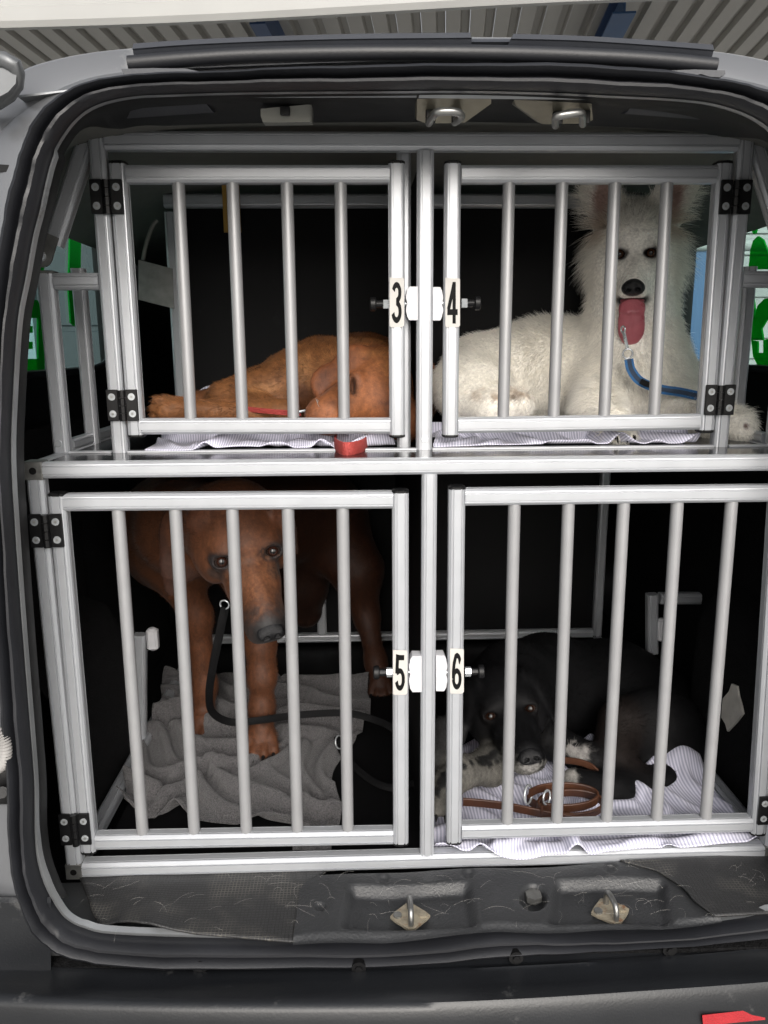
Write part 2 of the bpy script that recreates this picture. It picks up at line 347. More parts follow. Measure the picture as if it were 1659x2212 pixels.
# roof edge trims over the opening
def ribbon(top, bot, Y0, steps, name, mat, n=6, thick=.012, **k):
    T = catmull([P(x, y, Y=Y0) for x, y in top], n); B = catmull([P(x, y, Y=Y0) for x, y in bot], n)
    rows = []
    for t, b in zip(T, B):
        rows.append([t+[0, .05, 0]]+[t+(b-t)*f+[0, d, 0] for f, d in steps]+[b+[0, thick, 0]])
    a = MB().grid(rows); a.f += [tuple(range(len(rows[0]))), tuple(range((len(rows)-1)*len(rows[0]), len(rows)*len(rows[0])))]
    return a.build(name, mat, van, 25, **k)
st = [(0, .004), (.06, 0), (.45, -.004), (.5, -.002), (.95, .004), (1, .006)]
ribbon([(287,92),(400,84),(560,77),(760,71),(1016,68)], [(289,128),(400,119),(560,111),(760,106),(1020,104)], .985, st, 'roof_trim_strip', 'trim_grey', label='longer left roof trim strip')
ribbon([(1110,71),(1250,75),(1400,84),(1540,94)], [(1093,105),(1250,109),(1400,119),(1539,131)], .985, st, 'roof_trim_strip', 'trim_grey', label='shorter right roof trim strip')
ribbon([(1014,83),(1060,83),(1113,83)], [(1010,106),(1060,106),(1113,106)], .992, st, 'roof_trim_link', 'trim_grey')
tp = catmull([P(x, y, Y=.978) for x, y in ((278,138),(400,128),(560,119),(829,114),(1100,116),(1300,123),(1430,131),(1546,142))], 8)
t_ = MB().tube(tp, .0085, 14)
t_.build('roof_seal_roll', 'rubber', van, 60)
ribbon([(278,141),(420,131),(829,118),(1200,121),(1400,131),(1545,143)], [(265,157),(420,160),(829,150),(1200,148),(1400,158),(1562,168)], .994, [(0, .012), (.3, .012), (.6, .010), (1, .008)], 'roof_channel', 'gloss_trim')
for x, y, w in ((500, 152, 34), (680, 147, 36), (860, 144, 34), (1270, 147, 30)):
    p0 = P(x-w, y, Y=.992); p1 = P(x+w, y, Y=.992)
    MB().box((p0+p1)/2+[0, .004, 0], (abs(p1[0]-p0[0])/2, .006, .004), None, .003).build('channel_slot', 'black_plastic', van)
def tab(poly, label):
    return MB().prism([P(x, y, Y=.968) for x, y in poly], (0, .022, 0)).build('seal_end_tab', 'trim_grey', van, label=label)
tab([(262,149),(330,147),(400,148),(425,153),(440,158),(470,160),(500,160),(360,170),(345,166),(325,163),(300,167),(280,167),(266,160)], 'left end tab of the roof seal')
tab([(1430,153),(1500,150),(1566,152),(1567,160),(1555,167),(1535,166),(1515,160),(1490,164),(1440,162)], 'right end tab of the roof seal')
# header details behind the top of the seal
def recess(poly, name, mat, Y0, Y1, **k):
    ys = [p[1] for p in poly]; a, b = min(ys), max(ys)
    return MB().prism([P(x, y, Y=Y0+(Y1-Y0)*(y-a)/(b-a)) for x, y in poly], (0, .02, .006)).build(name, mat, van, **k)
recess([(293,214),(430,205),(461,243),(274,256)], 'header_panel', 'trim_grey', 1.0, 1.085)
recess([(1387,208),(1522,216),(1534,260),(1350,246)], 'header_panel', 'trim_grey', 1.0, 1.085)
recess([(528,200),(900,200),(900,211),(528,211)], 'header_rail', 'flange', .984, .99)
recess([(905,200),(1300,203),(1300,216),(905,212)], 'header_rail', 'flange', .984, .99)
lm = MB(); lp = [(563,235),(673,225),(674,238),(673,263),(568,264.5),(563,250)]
lm.prism([P(x, y, Y=1.05-(.012 if 230 < y < 252 else 0)) for x, y in lp], (0, .03, .004))
lo = lm.build('interior_lamp', 'lamp', van, 30)
MB().box(P(616, 240, Y=1.034), (.006, .004, .005), None, .001).build('lamp_switch', 'black_plastic', lo)
def bracket(poly, ub, lbl):
    b = MB().prism([P(x, y, Y=1.005+.05*(y-210)/60) for x, y in poly], (0, .03, .01)).build('striker_bracket', 'brass_grey', van, 20, label=lbl)
    pts = [P(x, y, Y=1.005+dy) for x, y, dy in ub]
    MB().tube(catmull(pts, 5), .0047, 12).build('striker_loop', 'dull_steel', b)
    for x, y, dy in (ub[0], ub[-1]): MB().box(P(x+4, y-14, Y=1.030), (.006, .004, .008), None, .001).build('bracket_slot', 'black_plastic', b)
bracket([(901,212),(1061,212),(1061,224),(1004,265),(922,267),(900,259)], [(926,266,.03),(936,250,0),(947,242,-.014),(985,242,-.014),(997,252,0),(982,264,.03)], 'left striker bracket over the opening')
bracket([(1111,215),(1277,215),(1281,259),(1265,267),(1171,268),(1114,227)], [(1200,271,.03),(1200,258,0),(1205,251,-.014),(1250,244,-.014),(1258,250,0),(1259,268,.03)], 'right striker bracket over the opening')
# roof lining, side walls with windows
hl = []
for Y, z in ((1.10, 1.745), (1.25, 1.752), (1.5, 1.757), (1.9, 1.755), (2.6, 1.75)):
    hl.append([np.array([.1+x, Y, z-.06*abs(x/.62)**4]) for x in np.linspace(-.70, .70, 21)])
MB().grid(hl).build('headliner', 'headliner', van, 60)
MB().box((.1, 2.75, 1.2), (.75, .02, .62)).build('bulkhead', 'board_matt', van)
MB().box((.1, 1.85, .535), (.8, .88, .018)).build('load_floor', 'carpet', van)
def sidewall(X, sgn, win, nm):
    y0, y1, z0, z1 = win; mb = MB()
    def slab(ya, yb, za, zb): mb.box((X+sgn*.012, (ya+yb)/2, (za+zb)/2), (.012, (yb-ya)/2, (zb-za)/2))
    slab(1.04, 2.75, .55, z0); slab(1.04, 2.75, z1, 1.80); slab(1.04, y0, z0, z1); slab(y1, 2.75, z0, z1)
    o = mb.build('side_wall', 'gloss_trim', van, smooth=False, label=nm)
    g = MB().box((X+sgn*.02, (y0+y1)/2, (z0+z1)/2), (.002, (y1-y0)/2+.01, (z1-z0)/2+.01)).build('side_window', 'glass', van, smooth=False)
    fr_ = MB(); cs = [(y0+.03, z0), (y1-.12, z0), (y1-.02, z0+.04), (y1, z0+.10), (y1-.02, z1-.05), (y1-.08, z1), (y0+.03, z1), (y0, z1-.03), (y0, z0+.03)]
    fr_.tube(catmull([np.array([X-sgn*.004, a, b]) for a, b in cs], 5, True), .008, 8, closed=True); fr_.build('window_rubber', 'rubber', g)
    return g
XL, XR = -.62, .82
gl = sidewall(XL, -1, (1.28, 1.98, 1.39, 1.72), 'left side wall')
gr = sidewall(XR, 1, (1.28, 1.98, 1.39, 1.72), 'right side wall')
def decal(polys, X, par_, name='window_decal', off=.0035):
    for q in polys: MB().prism([P(x, y, X=X) for x, y in q], (off if X < 0 else -off, 0, 0)).build(name, 'vinyl', par_, smooth=False)
dx = XL-.0165
decal([[(67,646),(78,649),(84,662),(87,676),(86,687),(60,687),(62,668)], [(79,687),(87,676),(91,730),(94,760),(93,775),(79,775)], [(48,775),(93,775),(93,803),(46,803)], [(59,704),(67,704),(67,719),(57,719)], [(58,738),(67,738),(67,754),(55,754)]], dx, gl)
decal([[(160,470),(168,480),(172,530),(171,586),(167,641),(158,704),(150,697),(145,626),(148,520)]], dx, gl)
decal([[(103,424),(124,432),(122,446),(100,440)], [(84,560),(92,575),(90,620),(83,600)]], dx, gl)
dr = XR+.0165
ell = lambda cx, cy, a, b, n=20, t=0: [(cx+a*math.cos(q)*math.cos(t)-b*math.sin(q)*math.sin(t), cy+a*math.cos(q)*math.sin(t)+b*math.sin(q)*math.cos(t)) for q in np.linspace(0, 2*math.pi, n, endpoint=False)]
decal([ell(1632, 487, 6, 19)], dr, gr)
decal([[(1624,540),(1630,520),(1640,510),(1652,518),(1662,545),(1668,582),(1620,582)]], dr, gr)
decal([[(1612,622),(1622,621),(1630,640),(1634,670),(1630,690),(1620,697),(1610,692)]], dr, gr)
decal([[(1626,735),(1628,700),(1640,660),(1655,645),(1700,640),(1700,700),(1660,690),(1648,710),(1652,735)], [(1626,735),(1640,737),(1640,762),(1652,762),(1652,735),(1700,720),(1700,790),(1640,790),(1630,770)]], dr, gr)
decal([[(1614,438),(1622,424),(1636,418),(1660,416),(1660,422),(1640,426),(1622,436)], [(1590,790),(1590,772),(1600,790)]], dr, gr)
# carpeted wheel arch sides inside, with the torn patch on the right one
for sg, X in ((-1, -.485), (1, .700)):
    rows = []
    for Y in np.linspace(1.14, 2.25, 60):
        hump = 1-sm(1.50, 1.62, Y); top = .93*hump+.60*(1-hump)      # the arch ends in front of the bulkhead
        rows.append([np.array([X+sg*o, Y, z]) for z, o in ((.585, .09*(1-hump)), (top*.5+.30, .09*(1-hump)+.0), (top-.05, .005+.09*(1-hump)), (top, .03+.07*(1-hump)), (top+.02, .08+.02*(1-hump)), (1.29, .11))])
    MB().grid(rows).build('wheel_arch_lining', 'carpet', van, 60, label='left carpeted wheel arch' if sg < 0 else 'right carpeted wheel arch')
# ---------------------------------------------------------------- sill, mats, bumper
ZF = .598
def sillgrid():
    rows = []
    for y in np.linspace(0, 1, 40):
        rows.append([(x, y) for x in np.linspace(0, 1, 110)])
    return rows
# sill base: painted metal from the flange up to the crate
MB().grid([[np.array([x, Y, z+.004*math.sin(x*9)]) for x in np.linspace(-.52, .72, 60)] for Y, z in ((.976, .578), (.982, .560), (1.0, .556), (1.08, .556), (1.14, .560))]).build('sill_floor', 'flange', van, 60)
def inpoly(x, y, poly):
    c = False; n = len(poly)
    for i in range(n):
        x1, y1 = poly[i]; x2, y2 = poly[i-1]
        if (y1 > y) != (y2 > y) and x < (x2-x1)*(y-y1)/(y2-y1)+x1: c = not c
    return c
# plastic sill cover with two pressed hollows, a bolt well and rivet dimples
def sm(a, b, x):
    t = min(1, max(0, (x-a)/(b-a))); return t*t*(3-2*t)
def hollow(px, py, cx, x0, x1):
    """pressed tray: flat floor, steep back wall, flared sides"""
    u = sm(x0-14-(py-1905)*.22, x0+14-(py-1905)*.12, px)*(1-sm(x1-14+(py-1905)*.12, x1+14+(py-1905)*.22, px))
    v = sm(1906, 1924, py)*(1-sm(1992, 2010, py))
    return u*v
TOPY = [(600, 1918), (640, 1905), (700, 1893), (829, 1885), (1000, 1879), (1200, 1872), (1380, 1862)]
rows = []
L_ = [(635, 2028), (829, 2021), (1104, 2002), (1300, 1998), (1545, 1975)]
Tt = [(655, 1916), (690, 1893), (829, 1884), (1104, 1877), (1350, 1862), (1430, 1874), (1480, 1900)]
def interp(tab, x): return float(np.interp(x, [a for a, b in tab], [b for a, b in tab]))
for j in range(60):
    row = []
    for i in range(190):
        s_ = i/189
        px0 = 648+s_*(1500-648); px1 = 632+s_*(1562-632)
        t = j/59
        px = px0+(px1-px0)*t
        yt = interp([(648,1922),(662,1905),(690,1893),(829,1884),(1104,1875),(1350,1863),(1420,1880),(1470,1905),(1500,1925)], px0); yb = interp([(632,2034),(829,2028),(1079,2006),(1229,2006),(1429,2000),(1562,1984)], px1)
        py = yt+(yb-yt)*t
        d = .017*hollow(px, py+interp([(829, 0), (1320, 14)], px), 0, 760, 1010)+.017*hollow(px, py+14, 0, 1205, 1430)
        d += .020*(1-sm(22, 31, math.hypot(px-1152, (py-1936)*1.0)))
        for hx, hy in ((692, 1960), (829, 1897), (1012, 1890), (1320, 1878), (1500, 1928)):
            d += .005*(1-sm(8, 14, math.hypot(px-hx, (py-hy)*1.2)))
        lip = .010*sm(.86, .98, t)
        q = P(px, py, Z=ZF+.010)
        row.append(q-[0, 0, d+lip*.6-.002*math.sin(px*.02)])
    rows.append(row)
scv = MB().grid(rows); sc_o = scv.build('sill_cover', 'sill', van, 60)
# floor strikers and the bolt
def striker(cx, cy, lbl, rot):
    q = P(cx, cy, Z=ZF-.003)
    c, s = math.cos(rot), math.sin(rot)
    b = MB().prism([q+np.array([c*x-s*y, s*x+c*y, 0]) for x, y in ((-.030, 0), (-.024, .008), (-.004, .027), (.004, .027), (.024, .008), (.030, 0), (.024, -.008), (.005, -.026), (-.005, -.026), (-.024, -.008))], (0, 0, .004)).build('floor_striker', 'rust', van, 30, label=lbl)
    pts = [q+np.array([c*x-s*y, s*x+c*y, z]) for x, y, z in ((0, -.020, .002), (0, -.020, .016), (0, -.013, .026), (0, .008, .027), (0, .015, .020), (0, .016, .002))]
    MB().tube(catmull(pts, 5), .0042, 12).build('striker_loop', 'dull_steel', b)
    for k in (-1, 1):
        w = q+np.array([c*k*.019, s*k*.019, .004])
        MB().tube([w, w+[0, 0, .003]], .0065, 10).build('striker_screw', 'cast' if k < 0 else 'rust', b)
striker(886, 1983, 'left floor striker on a rusty diamond plate', 0); striker(1318, 1972, 'right floor striker on a dirty diamond plate', .1)
q = P(1152, 1943, Z=ZF-.008); MB().tube([q, q+[0, 0, .010]], .0135, 6).build('sill_bolt', 'cast', van, 20)
# rubber mats
mt = M['mat_rubber'] = bpy.data.materials.new('hexagon_rubber'); mt.use_nodes = True
t_ = mt.node_tree; N_ = t_.nodes; b_ = N_['Principled BSDF']
tc_ = N_.new('ShaderNodeTexCoord'); mp_ = N_.new('ShaderNodeMapping'); mp_.inputs['Scale'].default_value = (1, 1.0, .0); t_.links.new(tc_.outputs['Object'], mp_.inputs[0])
vo = N_.new('ShaderNodeTexVoronoi'); vo.feature = 'DISTANCE_TO_EDGE'; vo.inputs['Scale'].default_value = 185; vo.inputs['Randomness'].default_value = .12; t_.links.new(mp_.outputs[0], vo.inputs['Vector'])
mr_ = N_.new('ShaderNodeMapRange'); mr_.inputs[1].default_value = .04; mr_.inputs[2].default_value = .14; t_.links.new(vo.outputs['Distance'], mr_.inputs[0])
nz_ = N_.new('ShaderNodeTexNoise'); nz_.inputs['Scale'].default_value = 14; nz_.inputs['Detail'].default_value = 6; t_.links.new(tc_.outputs['Object'], nz_.inputs['Vector'])
r2_ = N_.new('ShaderNodeMapRange'); r2_.inputs[1].default_value = .48; r2_.inputs[2].default_value = .66; t_.links.new(nz_.outputs[0], r2_.inputs[0])
ca = N_.new('ShaderNodeMix'); ca.data_type = 'RGBA'; ca.inputs[6].default_value = (.012, .012, .012, 1); ca.inputs[7].default_value = (.12, .113, .098, 1); t_.links.new(r2_.outputs[0], ca.inputs[0])
cb = N_.new('ShaderNodeMix'); cb.data_type = 'RGBA'; t_.links.new(mr_.outputs[0], cb.inputs[0]); t_.links.new(ca.outputs[2], cb.inputs[6]); cb.inputs[7].default_value = (.027, .027, .028, 1)
t_.links.new(cb.outputs[2], b_.inputs['Base Color']); b_.inputs['Roughness'].default_value = .5
bp_ = N_.new('ShaderNodeBump'); bp_.inputs['Strength'].default_value = .4; bp_.inputs['Distance'].default_value = .002; t_.links.new(mr_.outputs[0], bp_.inputs['Height']); t_.links.new(bp_.outputs[0], b_.inputs['Normal'])
def sheet(left, right, nz, name, mat, zf, n=24, m=50, **k):
    """sheet between two photograph polylines (far to near), lying at height zf(px,py)"""
    Lp = [np.array(left[0])+(np.array(left[-1])-left[0])*0]  # replaced below
    def along(poly, t):
        d = np.cumsum([0]+[math.dist(a, b) for a, b in zip(poly, poly[1:])]); d /= d[-1]
        return np.array([np.interp(t, d, [a[0] for a in poly]), np.interp(t, d, [a[1] for a in poly])])
    rows = []
    for i in range(n+1):
        A = along(left, i/n); B = along(right, i/n); row = []
        for j in range(m+1):
            s = j/m; x, y = A+(B-A)*s
            y += nz(s, i/n)
            row.append(P(x, y, Z=ZF+zf(s, i/n)))
        rows.append(row)
    o = MB().grid(rows).build(name, mat, van, 60, **k)
    sd = o.modifiers.new('thickness', 'SOLIDIFY'); sd.thickness = .003; sd.offset = -1
    return o
sheet([(165,1878),(184,1925),(200,1970),(217,2000)], [(720,1868),(662,1912),(648,1960),(636,2030)],
      lambda s, t: t*t*float(np.interp(s, [0, .08, .15, .26, .377, .5, .68, 1], [0, -9, -15, -14.7, -5, 1, 2, 4])), 'rubber_mat', 'mat_rubber',
      lambda s, t: .006+.016*math.exp(-((s-.26)/.13)**2)*t**1.2-.004*math.exp(-((s-.06)/.05)**2)*t, label='left hexagon rubber mat curling at its front edge')
sheet([(1340,1858),(1420,1880),(1475,1915),(1500,1945),(1545,1978)], [(1720,1840),(1720,1870),(1720,1905),(1720,1935),(1720,1968)],
      lambda s, t: 0, 'rubber_mat', 'mat_rubber', lambda s, t: .014+.003*math.sin(s*5), label='right rubber mat with a screw hole')
# bumper: rows of the section, each a photograph line at its own depth
BX = [-140, 0, 150, 430, 829, 1114, 1400, 1659, 1800]
BR = [([2058,2062,2070,2072,2066,2050,2030,2002,1990], .975), ([2068,2072,2083,2092,2090,2078,2060,2038,2020], .957),
      ([2074,2078,2088,2097,2095,2083,2066,2043,2026], .953), ([2078,2082,2092,2101,2099,2087,2070,2047,2030], .945),
      ([2086,2090,2100,2108,2106,2096,2078,2056,2038], .940), ([2118,2124,2131,2137,2136,2128,2110,2090,2072], .905),
      ([2136,2142,2149,2155,2155,2146,2128,2108,2090], .888), ([2150,2156,2162,2168,2168,2158,2140,2121,2104], .878),
      ([2170,2176,2182,2188,2188,2178,2160,2142,2126], .871), ([2215,2220,2226,2232,2232,2222,2206,2190,2174], .868), ([2420]*9, .872), ([2900]*9, .90)]
rows = []
for ys, Y in BR:
    rows.append(catmull([P(x, y, Y=Y+.035*((x-870)/900)**2) for x, y in zip(BX, ys)], 8))
bm_o = MB().grid(rows).build('bumper', 'bumper', van, 50)
for x, y in ((433, 2086), (775, 2088), (1114, 2066), (1445, 2049)):
    q = P(x, y, Y=.9525+.035*((x-870)/900)**2)
    mbk = MB().tube([q+[0, .004, 0], q-[0, .004, 0]], .0105, 16); mbk.tube([q-[0, .003, 0], q-[0, .007, 0]], .0055, 6)
    mbk.build('bumper_clip', 'black_plastic', bm_o, 30)
for x0, x1, y0, y1 in ((1517, 1653, (2193, 2178), (2216, 2203)),):
    rw = []
    for Yo in (.0015, -.006):
        f = [P(x0, y0[0], Y=.8885+Yo), P(x1, y0[1], Y=.9035+Yo), P(x1, y1[1], Y=.900+Yo), P(x0+2, y1[0], Y=.885+Yo)]
        rw.append(f)
    a = MB().grid(rw, True, True); a.build('rear_reflector', 'reflector', bm_o, smooth=False)
# moulded skirt under the sill and left inner quarter behind the seal
MB().grid([[P(x, y, Y=Yq) for x in (-200, -60, 40, 110)] for y, Yq in ((1934, 1.0), (1938, .974), (1950, .968), (2100, .966))]).build('quarter_panel_foot', 'bumper', van)
# ---------------------------------------------------------------- the aluminium dog crate
YL, YU, ZSH = 1.10, 1.21, 1.2725                       # front faces of the lower and upper frames
crate = thing('dog_crate', 'aluminium four door dog transport crate filling the back of the silver van', 'dog crate', (.1, 1.12, .6))
def A(a, b, w=.025, back=(0, 1, 0), name='frame_rail', **k): return alu(MB(), a, b, w, back).build(name, 'alu', crate, 25, **k)
h = .0125
XLL, XC, XLR = -.466, .1015, .671
XU0, XUC, XU1 = -.3765, .1027, .581
for X in (XLL, XLR): A((X, YL+h, .626), (X, YL+h, 1.252), name='frame_post')
A((XC, YL+h-.0005, .6245), (XC, YL+h-.0005, 1.2515), .0225, name='frame_post')
zb, zm = .613, 1.2622
A((XLL+.013, YL+h, zb), (XLR-.013, YL+h, zb), .026); A((XLL+.013, YL+.0119, zm), (XLR-.013, YL+.0119, zm), .0235)
for X in (XLL, XLR):
    for z in (zb, zm):
        o = MB().box((X, YL+h, z), (.0132, .0132, .0135), None, .0012).build('corner_connector', 'cast', crate)
        MB().tube([(X, YL-.0012, z), (X, YL+.003, z)], .0052, 14).build('socket', 'ink', o)
    A((X, YL+.027, zm), (X, 2.07, zm), .0235, (0, 0, 1)); A((X, YL+.027, zb), (X, 2.05, zb), .025, (0, 0, 1))
    A((X, 2.06, .626), (X, 2.06, 1.252), name='frame_post')
A((XLL+.013, 2.06, .632), (XLR-.013, 2.06, .632), .024); A((XLL+.013, 2.06, zm), (XLR-.013, 2.06, zm), .024)
A((-.112, 2.055, .645), (-.112, 2.055, 1.25), .026, name='frame_post')
# shelf, floor and black boards
MB().box(((XLL+XLR)/2, 1.592, 1.2662), ((XLR-XLL)/2-.0125, .4685, .0062)).build('shelf', 'phenolic', crate, smooth=False)
MB().box(((XLL+XLR)/2, 1.59, .6035), ((XLR-XLL)/2-.03, .46, .006)).build('crate_floor', 'board_matt', crate, smooth=False)
MB().box((XC, 1.60, .93), (.006, .455, .313)).build('partition_panel', 'board_matt', crate, smooth=False, label='lower partition between the two bottom cages')
MB().box((XUC, 1.452, 1.492), (.005, .215, .2185)).build('partition_panel', 'board_matt', crate, smooth=False, label='upper partition between the two top cages')
MB().box(((XLL+XLR)/2, 2.082, .94), ((XLR-XLL)/2, .006, .33)).build('back_panel', 'board_matt', crate, smooth=False, label='lower back board')
MB().box((.0985, 1.672, 1.50), (.47, .006, .222)).build('back_panel', 'board_matt', crate, smooth=False, label='upper back board')
# upper frame
for X in (XU0, XU1): A((X, YU+h, ZSH), (X, YU+h, 1.7445), .0235, name='frame_post')
A((XUC, YU+h, ZSH), (XUC, YU+h, 1.7147), .025, name='frame_post')
A((XU0+.0125, YU+h, 1.7278), (XU1-.0125, YU+h, 1.7278), .0255)
A((XUC-.030, YU+.050, ZSH), (XUC-.030, YU+.050, 1.745), (.022), name='frame_post', label='second post behind the middle upper post')
sx0, sx1 = P(101, 592, Y=YU+h)[0], 2*XUC-P(101, 592, Y=YU+h)[0]
zs_ = P(101, 590, Y=YU)[2]
for X, sg in ((sx0, 1), (sx1, -1)):
    A((X, YU+h, ZSH), (X, YU+h, zs_), .0245, name='frame_post')
    zr = (P(150, 588, Y=YU)[2]+P(150, 626, Y=YU)[2])/2
    A((X+sg*.013, YU+h, zr), ((XU0 if sg > 0 else XU1)-sg*.0125, YU+h, zr), .0245)
    A((X+sg*.004, YU+.14, ZSH), (X+sg*.004, YU+.14, zs_+.02), .022, name='frame_post')
    A((X, YU+.04, 1.2815), (X, 1.65, 1.2815), .018, (0, 0, 1))
    t0, t1 = P(190, 306, Y=YU+.026), P(117, 528, Y=YU+.02)
    if sg < 0: t0[0], t1[0] = 2*XUC-t0[0], 2*XUC-t1[0]
    A(t0, t1, .0265, name='diagonal_brace')
    br = P(98, 556, Y=YU+.012); 
    if sg < 0: br[0] = 2*XUC-br[0]
    ax = (t0-t1); ax /= np.linalg.norm(ax); sd_ = np.cross(ax, [0, 1, 0]); 
    poly = [t1+ax*.012+sd_*.014, t1+ax*.012-sd_*.012]+[br+.016*(math.cos(q)*(-sd_)+math.sin(q)*(-ax)) for q in np.linspace(0, math.pi, 9)]
    o = MB().prism([p-np.array([0, p[1]-YU+.0045, 0]) for p in poly], (0, .004, 0)).build('pivot_bracket', 'cast', crate, 30)
    MB().tube([br+[0, -.0185, 0], br+[0, -.024, 0]], .0085, 16).build('washer', 'steel', o); MB().tube([br+[0, -.024, 0], br+[0, -.031, 0]], .0062, 6).build('bolt', 'steel', o, 20)
    MB().box((X, YU+h, zs_+.002), (.0135, .0135, .002), None, .001).build('post_cap', 'cast', crate)
    MB().tube([(X-.002, YU-.001, 1.288), (X-.002, YU+.004, 1.288)], .0055, 14).build('frame_screw', 'steel', crate)
MB().tube([(XUC, YU-.002, 1.290), (XUC, YU+.004, 1.290)], .0055, 6).build('frame_screw', 'steel', crate)
for xa, xb in ((sx0+.013, XU0-.0125), (XU0+.0125, XUC-.0125), (XUC+.0125, XU1-.0125), (XU1+.0125, sx1-.013)):
    MB().box(((xa+xb)/2, YU+.006, ZSH+.0014), ((xb-xa)/2, .006, .0016), None, .0005).build('edge_strip', 'alu', crate)
A((-.385, 1.652, 1.722), (.582, 1.652, 1.722), .026); A((-.373, 1.65, ZSH), (-.373, 1.65, 1.70), .025, name='frame_post'); A((.572, 1.65, ZSH), (.572, 1.65, 1.70), .025, name='frame_post')
# plate, strap and pale strip at the back of the upper left cage
MB().prism([P(x, y, Y=1.63) for x, y in ((299,561),(372,580),(376,667),(299,647))], (0, .003, 0)).build('tie_plate', 'cast', crate, 20, label='sheet metal tie plate on the back post')
MB().tube(catmull([P(x, y, Y=1.66) for x, y in ((309,562),(314,535),(322,508),(331,486),(340,476))], 5), .0042, 8).build('pale_strip', 'lamp', crate)
MB().box(P(500, 445, Y=1.635), (.017, .002, .05)).build('ochre_strap', 'yellow', crate, smooth=False)
# low escape frames at the back of the two lower cages
alu(MB(), P(303, 1600, Y=1.52), P(303, 1370, Y=1.52), .025).build('frame_post', 'alu', crate, 25)
MB().box(P(330, 1380, Y=1.515), (.0115, .011, .024), None, .005).build('latch_strike', 'white_plastic', crate)
q1, q2 = P(1408, 1410, Y=1.72), P(1408, 1283, Y=1.72)
alu(MB(), q1, q2, .026).build('frame_post', 'alu', crate, 25); alu(MB(), P(1424, 1292, Y=1.72), P(1560, 1292, Y=1.72), .026).build('frame_rail', 'alu', crate, 25)
alu(MB(), P(1556, 1290, Y=1.74), P(1567, 1075, Y=1.74), .024).build('frame_post', 'alu', crate, 25)
MB().box(P(1428, 1360, Y=1.715), (.012, .011, .028), None, .005).build('latch_strike', 'white_plastic', crate)
# strike plates on the middle posts: scalloped white blocks
def strike(x0, x1, y0, y1, Yf, side):
    n = 14; out = []
    xa, xb = (x0, x1) if side < 0 else (x1, x0)              # xa: scalloped edge
    for k in range(n+1):
        t = k/n; y = y0+8+(y1-y0-16)*t
        wv = 2.6*(abs(math.cos(math.pi*2*(t-.5)))**2)*(abs(t-.5) < .45)
        sgn = 1 if side < 0 else -1
        out.append((xa+sgn*(wv+(2.5 if k in (0, n) else 0)), y))
    out += [(xa+(xb-xa)*.28, y1), (xb, y1), (xb, y0), (xa+(xb-xa)*.28, y0)]
    return MB().prism([P(x, y, Y=Yf+.001) for x, y in out], (0, .022, 0)).build('latch_strike', 'white_plastic', crate, 30)
strike(877, 902.5, 619, 691.5, YU, -1); strike(935, 957.5, 620, 692, YU, 1); strike(883.5, 911, 1417.5, 1495, YL, -1); strike(942, 966.5, 1416, 1493, YL, 1)
# digits: strokes in a unit box
def stroke(path, w, closed=False):
    pts = [np.array(p, float) for p in path]; rows = []
    for i, p in enumerate(pts):
        t = pts[min(i+1, len(pts)-1)]-pts[max(i-1, 0)]; t /= np.linalg.norm(t); n = np.array([-t[1], t[0]])
        ww = w if not callable(w) else w(i/(len(pts)-1))
        rows.append([p+n*ww/2, p-n*ww/2])
    return rows
def arcp(cx, cy, rx, ry, a0, a1, n=16): return [(cx+rx*math.cos(math.radians(a)), cy+ry*math.sin(math.radians(a))) for a in np.linspace(a0, a1, n)]
DIG = {'3': [arcp(.48, .735, .285, .185, 165, -78)+arcp(.47, .285, .315, .205, 78, -168)], '4': [[(.63, 0), (.63, 1)], [(.60, .93), (.12, .32)], [(.03, .275), (.94, .275)]],
       '5': [[(.86, .905), (.235, .905)], [(.27, .99), (.20, .47)], [(.20, .50)]+arcp(.47, .315, .315, .235, 122, -166)],
       '6': [arcp(.49, .295, .31, .215, -180, 180, 26), [(.82, .74)]+arcp(.52, .715, .27, .205, 12, 120, 8)+[(.235, .70), (.18, .5), (.18, .3)]]}
def number(d, box, Yf, door):
    x0, x1, y0, y1 = box; rnd = random.Random(d)
    jag = [(x0, y0), (x1-3, y0+1), (x1, y0+3), (x1, y1-4), (x1-4, y1), (x0+2, y1), (x0, y1-3)]
    MB().prism([P(x, y, Y=Yf-.0006) for x, y in jag], (0, .0003, 0)).build('number_label', 'sticker', door, smooth=False, label='paper label with the number '+d)
    mb = MB(); gx0, gx1, gy0, gy1 = x0+3.5, x1-3.5, y0+9, y1-8
    for k, path in enumerate(DIG[d]):
        wv = .275
        rows = stroke(path, wv)
        # width scales with the box: keep strokes even in the picture
        rr = []
        for a, b in rows:
            c = (a+b)/2; e = (a-b)/2; e = np.array([e[0]*1.05, e[1]*.52])
            rr.append([P(gx0+(gx1-gx0)*u[0], gy1+(gy0-gy1)*u[1], Y=Yf-.0009-.00006*k) for u in (c+e, c-e)])
        mb.grid(rr)
    mb.build('digit', 'ink', door, smooth=False)
